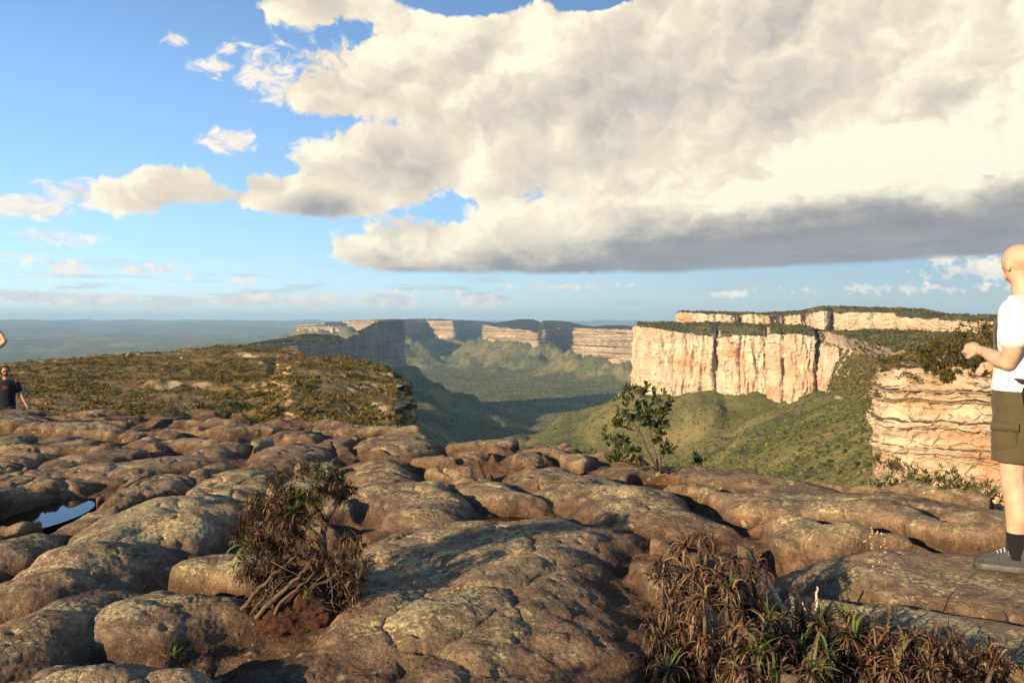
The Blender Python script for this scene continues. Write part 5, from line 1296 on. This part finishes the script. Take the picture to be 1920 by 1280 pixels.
    band('loose_strap', fig, bp, [(-.13, .178, 1.30), (-.09, .20, 1.18), (-.10, .205, 1.05), (-.07, .215, .98), (-.085, .222, .90)], .024, (.3, 1, 0), bk, .004)
    band('belt', fig, bp, [(-.15, .12, 1.03), (-.10, .17, 1.03), (0, .195, 1.035), (.10, .12, 1.04), (.14, 0, 1.04)], .03, [(-.5, 1, 0), (-.3, 1, 0), (0, 1, 0), (1, .5, 0), (1, 0, 0)], bk, .005)
    sm = cloth('black_knit', (.012, .012, .013), .95, .002, 30); gs = cloth('grey_mesh', (.065, .07, .07), .8, .003, 30); ws = simple_mat('sole_rubber', (.13, .125, .11), .8)
    for s, lx in ((1, 0), (-1, -.04)):
        mb = MB(); rings(mb, fig, [(-.01+lx, .165*s, .06, .048, .042), (-.012+lx, .165*s, .13, .045, .043), (-.016+lx, .165*s, .205, .050, .048)], 24, .02, 9); mb.build('sock', sm, root)
        shoe(fig, root, (-.01+lx, .165*s, 0), (.145+lx, (.225 if s > 0 else -.19), 0), gs, ws)
hiker()
def far_man():
    d = 18.6; x = (11-960)/F*d; z = EYE-(687.5-HOR)/F*d-1.74
    zf = z; fig = Fig((x, d, zf), .45, -.9, 1.76); root = empty('person', (x, d, zf), 'bearded man in sunglasses and black t-shirt walking up behind the rocks', 'person')
    mb = MB(); sk = mat_skin('tanned_skin', (.40, .22, .13))
    rings(mb, fig, [(0, 0, .82, .11, .17), (0, 0, .92, .13, .185), (0, 0, 1.05, .125, .175), (-.01, 0, 1.2, .13, .19), (-.01, 0, 1.34, .12, .20), (-.01, 0, 1.43, .09, .18), (0, 0, 1.48, .06, .09)])
    limb(mb, fig, [(-.005, 0, 1.44), (.01, 0, 1.60)], [.068, .062]); hq = head(mb, fig, (.03, 0, 1.685), .05)
    limb(mb, fig, [(-.01, .185, 1.42), (.0, .26, 1.25), (.02, .31, 1.13)], [.062, .052, .044]); limb(mb, fig, [(.02, .31, 1.13), (.08, .37, 1.0), (.13, .42, .90)], [.044, .038, .028]); hand(mb, fig, (.15, .445, .855), (.3, .35, -.9), (.6, .7, .2), 1, .7)
    limb(mb, fig, [(-.01, -.185, 1.42), (.0, -.25, 1.25), (.0, -.28, 1.13)], [.062, .052, .044]); limb(mb, fig, [(.0, -.28, 1.13), (.08, -.29, 1.0), (.14, -.28, .90)], [.044, .038, .028]); hand(mb, fig, (.16, -.28, .85), (.3, 0, -.9), (.6, -.7, .2), -1, .7)
    for s, lx in ((1, .12), (-1, -.12)): limb(mb, fig, [(0, .09*s, .90), (.05+lx*.6, .11*s, .70), (.03+lx, .11*s, .50), (lx*1.1, .11*s, .28), (lx*1.3, .11*s, .08)], [.10, .085, .060, .056, .038])
    body_obj(mb, root, sk, .009)
    bk = cloth('black_cotton', (.016, .015, .016), .9); mb = MB()
    rings(mb, fig, [(0, 0, .90, .15, .205), (0, 0, 1.06, .15, .195), (-.005, 0, 1.2, .15, .205), (-.01, 0, 1.34, .14, .215), (-.01, 0, 1.41, .115, .20), (-.008, 0, 1.462, .085, .135), (0, 0, 1.49, .068, .075)], 36, .03, 3)
    limb(mb, fig, [(-.01, .14, 1.42), (-.01, .2, 1.38), (0, .262, 1.235)], [.072, .075, .072]); limb(mb, fig, [(-.01, -.14, 1.42), (-.01, -.2, 1.38), (0, -.252, 1.235)], [.072, .075, .072])
    sh = loose(mb.build('t_shirt', bk, root), .012, 2)
    rd = simple_mat('red_print', (.32, .05, .03), .9); v, f = ico(2)
    for c, r in (((.143, .0, 1.33), (.010, .055, .016)), ((.148, .0, 1.285), (.010, .070, .014))):
        mb = MB(); mb.add(fig.w(v*np.array(r)+np.array(c)), [f]); mb.build('print', rd, sh)
    jn = cloth('dark_denim', (.022, .025, .034), .9); mb = MB(); rings(mb, fig, [(0, 0, .80, .125, .18), (0, 0, .95, .14, .19), (0, 0, 1.0, .135, .185)], 30)
    for s, lx in ((1, .12), (-1, -.12)): rings(mb, fig, [(0, .09*s, .90, .115, .11), (.05+lx*.6, .11*s, .70, .105, .10), (.03+lx, .11*s, .50, .080, .078), (lx*1.1, .11*s, .28, .075, .072), (lx*1.3, .11*s, .07, .07, .065)], 24)
    loose(mb.build('trousers', jn, root), .012, 2)
    hr = simple_mat('dark_hair', (.020, .013, .010), .8, .3, 80, .01); mb = MB(); v3, f3 = ico(3)
    V = v3*np.array([.106, .084, .085])+np.array([-.014, 0, .040]); k = (v3[:, 2] > -.25) | (v3[:, 0] < -.1)
    V = np.where(((v3[:, 0] > .55) & (v3[:, 2] < .45))[:, None], V-np.array([.04, 0, 0]), V); mb.add(fig.w(np.array([hq(p) for p in V])), [f3])
    mb.build('hair', hr, root)
    mb = MB(); V = v3*np.array([.050, .056, .040])+np.array([.040, 0, -.080]); mb.add(fig.w(np.array([hq(p) for p in V])), [f3]); mb.build('beard', hr, root)
    gl = simple_mat('dark_lens', (.01, .01, .012), .1, 0, 10, 0, .6); mb = MB()
    for s in (1, -1):
        V = v*np.array([.008, .027, .020])+np.array([.098, .031*s, -.002]); mb.add(fig.w(np.array([hq(p) for p in V])), [f])
        mb.tube(fig.w(np.array([hq(p) for p in [(.095, .055*s, .004), (.04, .080*s, .004), (-.0, .088*s, .0)]])), .004, 5)
    mb.tube(fig.w(np.array([hq(p) for p in [(.104, .012, .004), (.106, 0, .006), (.104, -.012, .004)]])), .004, 5); mb.build('sunglasses', gl, root)
    sf = simple_mat('dark_shoe', (.03, .028, .026), .8)
    for s, lx in ((1, .16), (-1, -.16)): shoe(fig, root, (lx, .11*s, 0), (lx+.17, .12*s, 0), sf, sf, False)
    return x, d, zf
fm = far_man()
def photographer():
    d = 12.; x = (-39-960)/F*d; zf = gz(x, d)
    zt = EYE-(640-HOR)/F*d-zf                       # elbow height above the feet
    fig = Fig((x, d, zf), -.2, .98, 1.74); k = 1/fig.k
    root = empty('person', (x, d, zf), 'person cut off by the left edge, only the bent bare elbow showing above the hills', 'person')
    mb = MB(); sk = mat_skin('light_skin', (.55, .34, .23)); ez = zt*k
    rings(mb, fig, [(0, 0, .82, .10, .15), (0, 0, .92, .12, .165), (0, 0, 1.05, .105, .150), (-.01, 0, 1.2, .115, .165), (-.01, 0, 1.34, .115, .18), (-.01, 0, 1.43, .09, .17), (0, 0, 1.48, .06, .09)])
    limb(mb, fig, [(-.005, 0, 1.44), (.02, 0, 1.60)], [.064, .056]); hq = head(mb, fig, (.045, 0, 1.685), .1)
    limb(mb, fig, [(-.0, -.165, 1.42), (.05, -.26, (1.42+ez)/2-.02), (.02, -.34, ez)], [.056, .048, .038]); limb(mb, fig, [(.02, -.34, ez), (.12, -.25, ez+.11), (.20, -.11, ez+.20)], [.038, .036, .026]); hand(mb, fig, (.225, -.075, ez+.235), (.3, .5, .8), (.6, -.6, .2), -1, 1.)
    limb(mb, fig, [(-.0, .165, 1.42), (.06, .24, 1.32), (.08, .24, 1.22)], [.056, .048, .038]); limb(mb, fig, [(.08, .24, 1.22), (.17, .18, 1.33), (.21, .09, 1.43)], [.038, .036, .026]); hand(mb, fig, (.225, .06, 1.465), (.3, -.5, .8), (.6, .6, .2), 1, 1.)
    for s, lx in ((1, .0), (-1, .03)): limb(mb, fig, [(0, .09*s, .90), (.01+lx, .11*s, .70), (.01+lx, .11*s, .50), (-.01+lx, .11*s, .28), (lx, .11*s, .07)], [.10, .085, .058, .054, .038])
    body_obj(mb, root, sk, .009)
    bl = cloth('navy_cotton', (.03, .05, .10), .9); mb = MB()
    rings(mb, fig, [(0, 0, .92, .14, .19), (0, 0, 1.06, .13, .175), (-.005, 0, 1.2, .135, .185), (-.01, 0, 1.34, .13, .195), (-.01, 0, 1.41, .11, .185), (-.008, 0, 1.462, .08, .125), (0, 0, 1.49, .064, .070)], 36, .03, 3)
    for s in (1, -1): limb(mb, fig, [(-.0, .13*s, 1.42), (.01, .18*s, 1.40), (.03, .20*s, 1.36)], [.068, .066, .064])
    loose(mb.build('t_shirt', bl, root), .012, 2)
    jn = cloth('khaki_cotton', (.18, .14, .09), .9); mb = MB(); rings(mb, fig, [(0, 0, .80, .125, .175), (0, 0, .95, .135, .18), (0, 0, 1.0, .13, .175)], 30)
    for s, lx in ((1, 0), (-1, .03)): rings(mb, fig, [(0, .09*s, .90, .115, .11), (.01+lx, .11*s, .70, .10, .10), (.01+lx, .11*s, .50, .080, .078), (lx, .11*s, .28, .07, .07), (lx, .11*s, .07, .065, .065)], 24)
    loose(mb.build('trousers', jn, root), .012, 2)
    hr = simple_mat('brown_hair', (.05, .03, .018), .8, .3, 80, .01); mb = MB(); v3, f3 = ico(3)
    V = v3*np.array([.108, .086, .088])+np.array([-.016, 0, .040]); V = np.where(((v3[:, 0] > .5) & (v3[:, 2] < .5))[:, None], V-np.array([.045, 0, 0]), V); mb.add(fig.w(np.array([hq(p) for p in V])), [f3]); mb.build('hair', hr, root)
    sf = simple_mat('brown_shoe', (.06, .04, .025), .8)
    for s, lx in ((1, .0), (-1, .03)): shoe(fig, root, (lx, .11*s, 0), (lx+.17, .12*s, 0), sf, sf, False)
photographer()

def build_haze():
    m = bpy.data.materials.new('haze'); m.use_nodes = True; t = NT(m.node_tree)
    m.node_tree.nodes.remove(m.node_tree.nodes['Principled BSDF'])
    v = t.node('ShaderNodeVolumePrincipled'); v.inputs['Color'].default_value = (.42, .70, 1, 1); v.inputs['Density'].default_value = HAZE; v.inputs['Anisotropy'].default_value = .0
    m.node_tree.links.new(v.outputs[0], m.node_tree.nodes['Material Output'].inputs['Volume'])
    x, y0, y1, z0, z1 = 46000, -2000, 46000, -460, 420
    V = [(-x, y0, z0), (x, y0, z0), (x, y1, z0), (-x, y1, z0), (-x, y0, z1), (x, y0, z1), (x, y1, z1), (-x, y1, z1)]
    f = [(0, 3, 2, 1), (4, 5, 6, 7), (0, 1, 5, 4), (1, 2, 6, 5), (2, 3, 7, 6), (3, 0, 4, 7)]
    setp(mesh('haze', V, [np.array(f)], m, None, False), kind='stuff')
HAZE = 3.8e-5
build_haze()
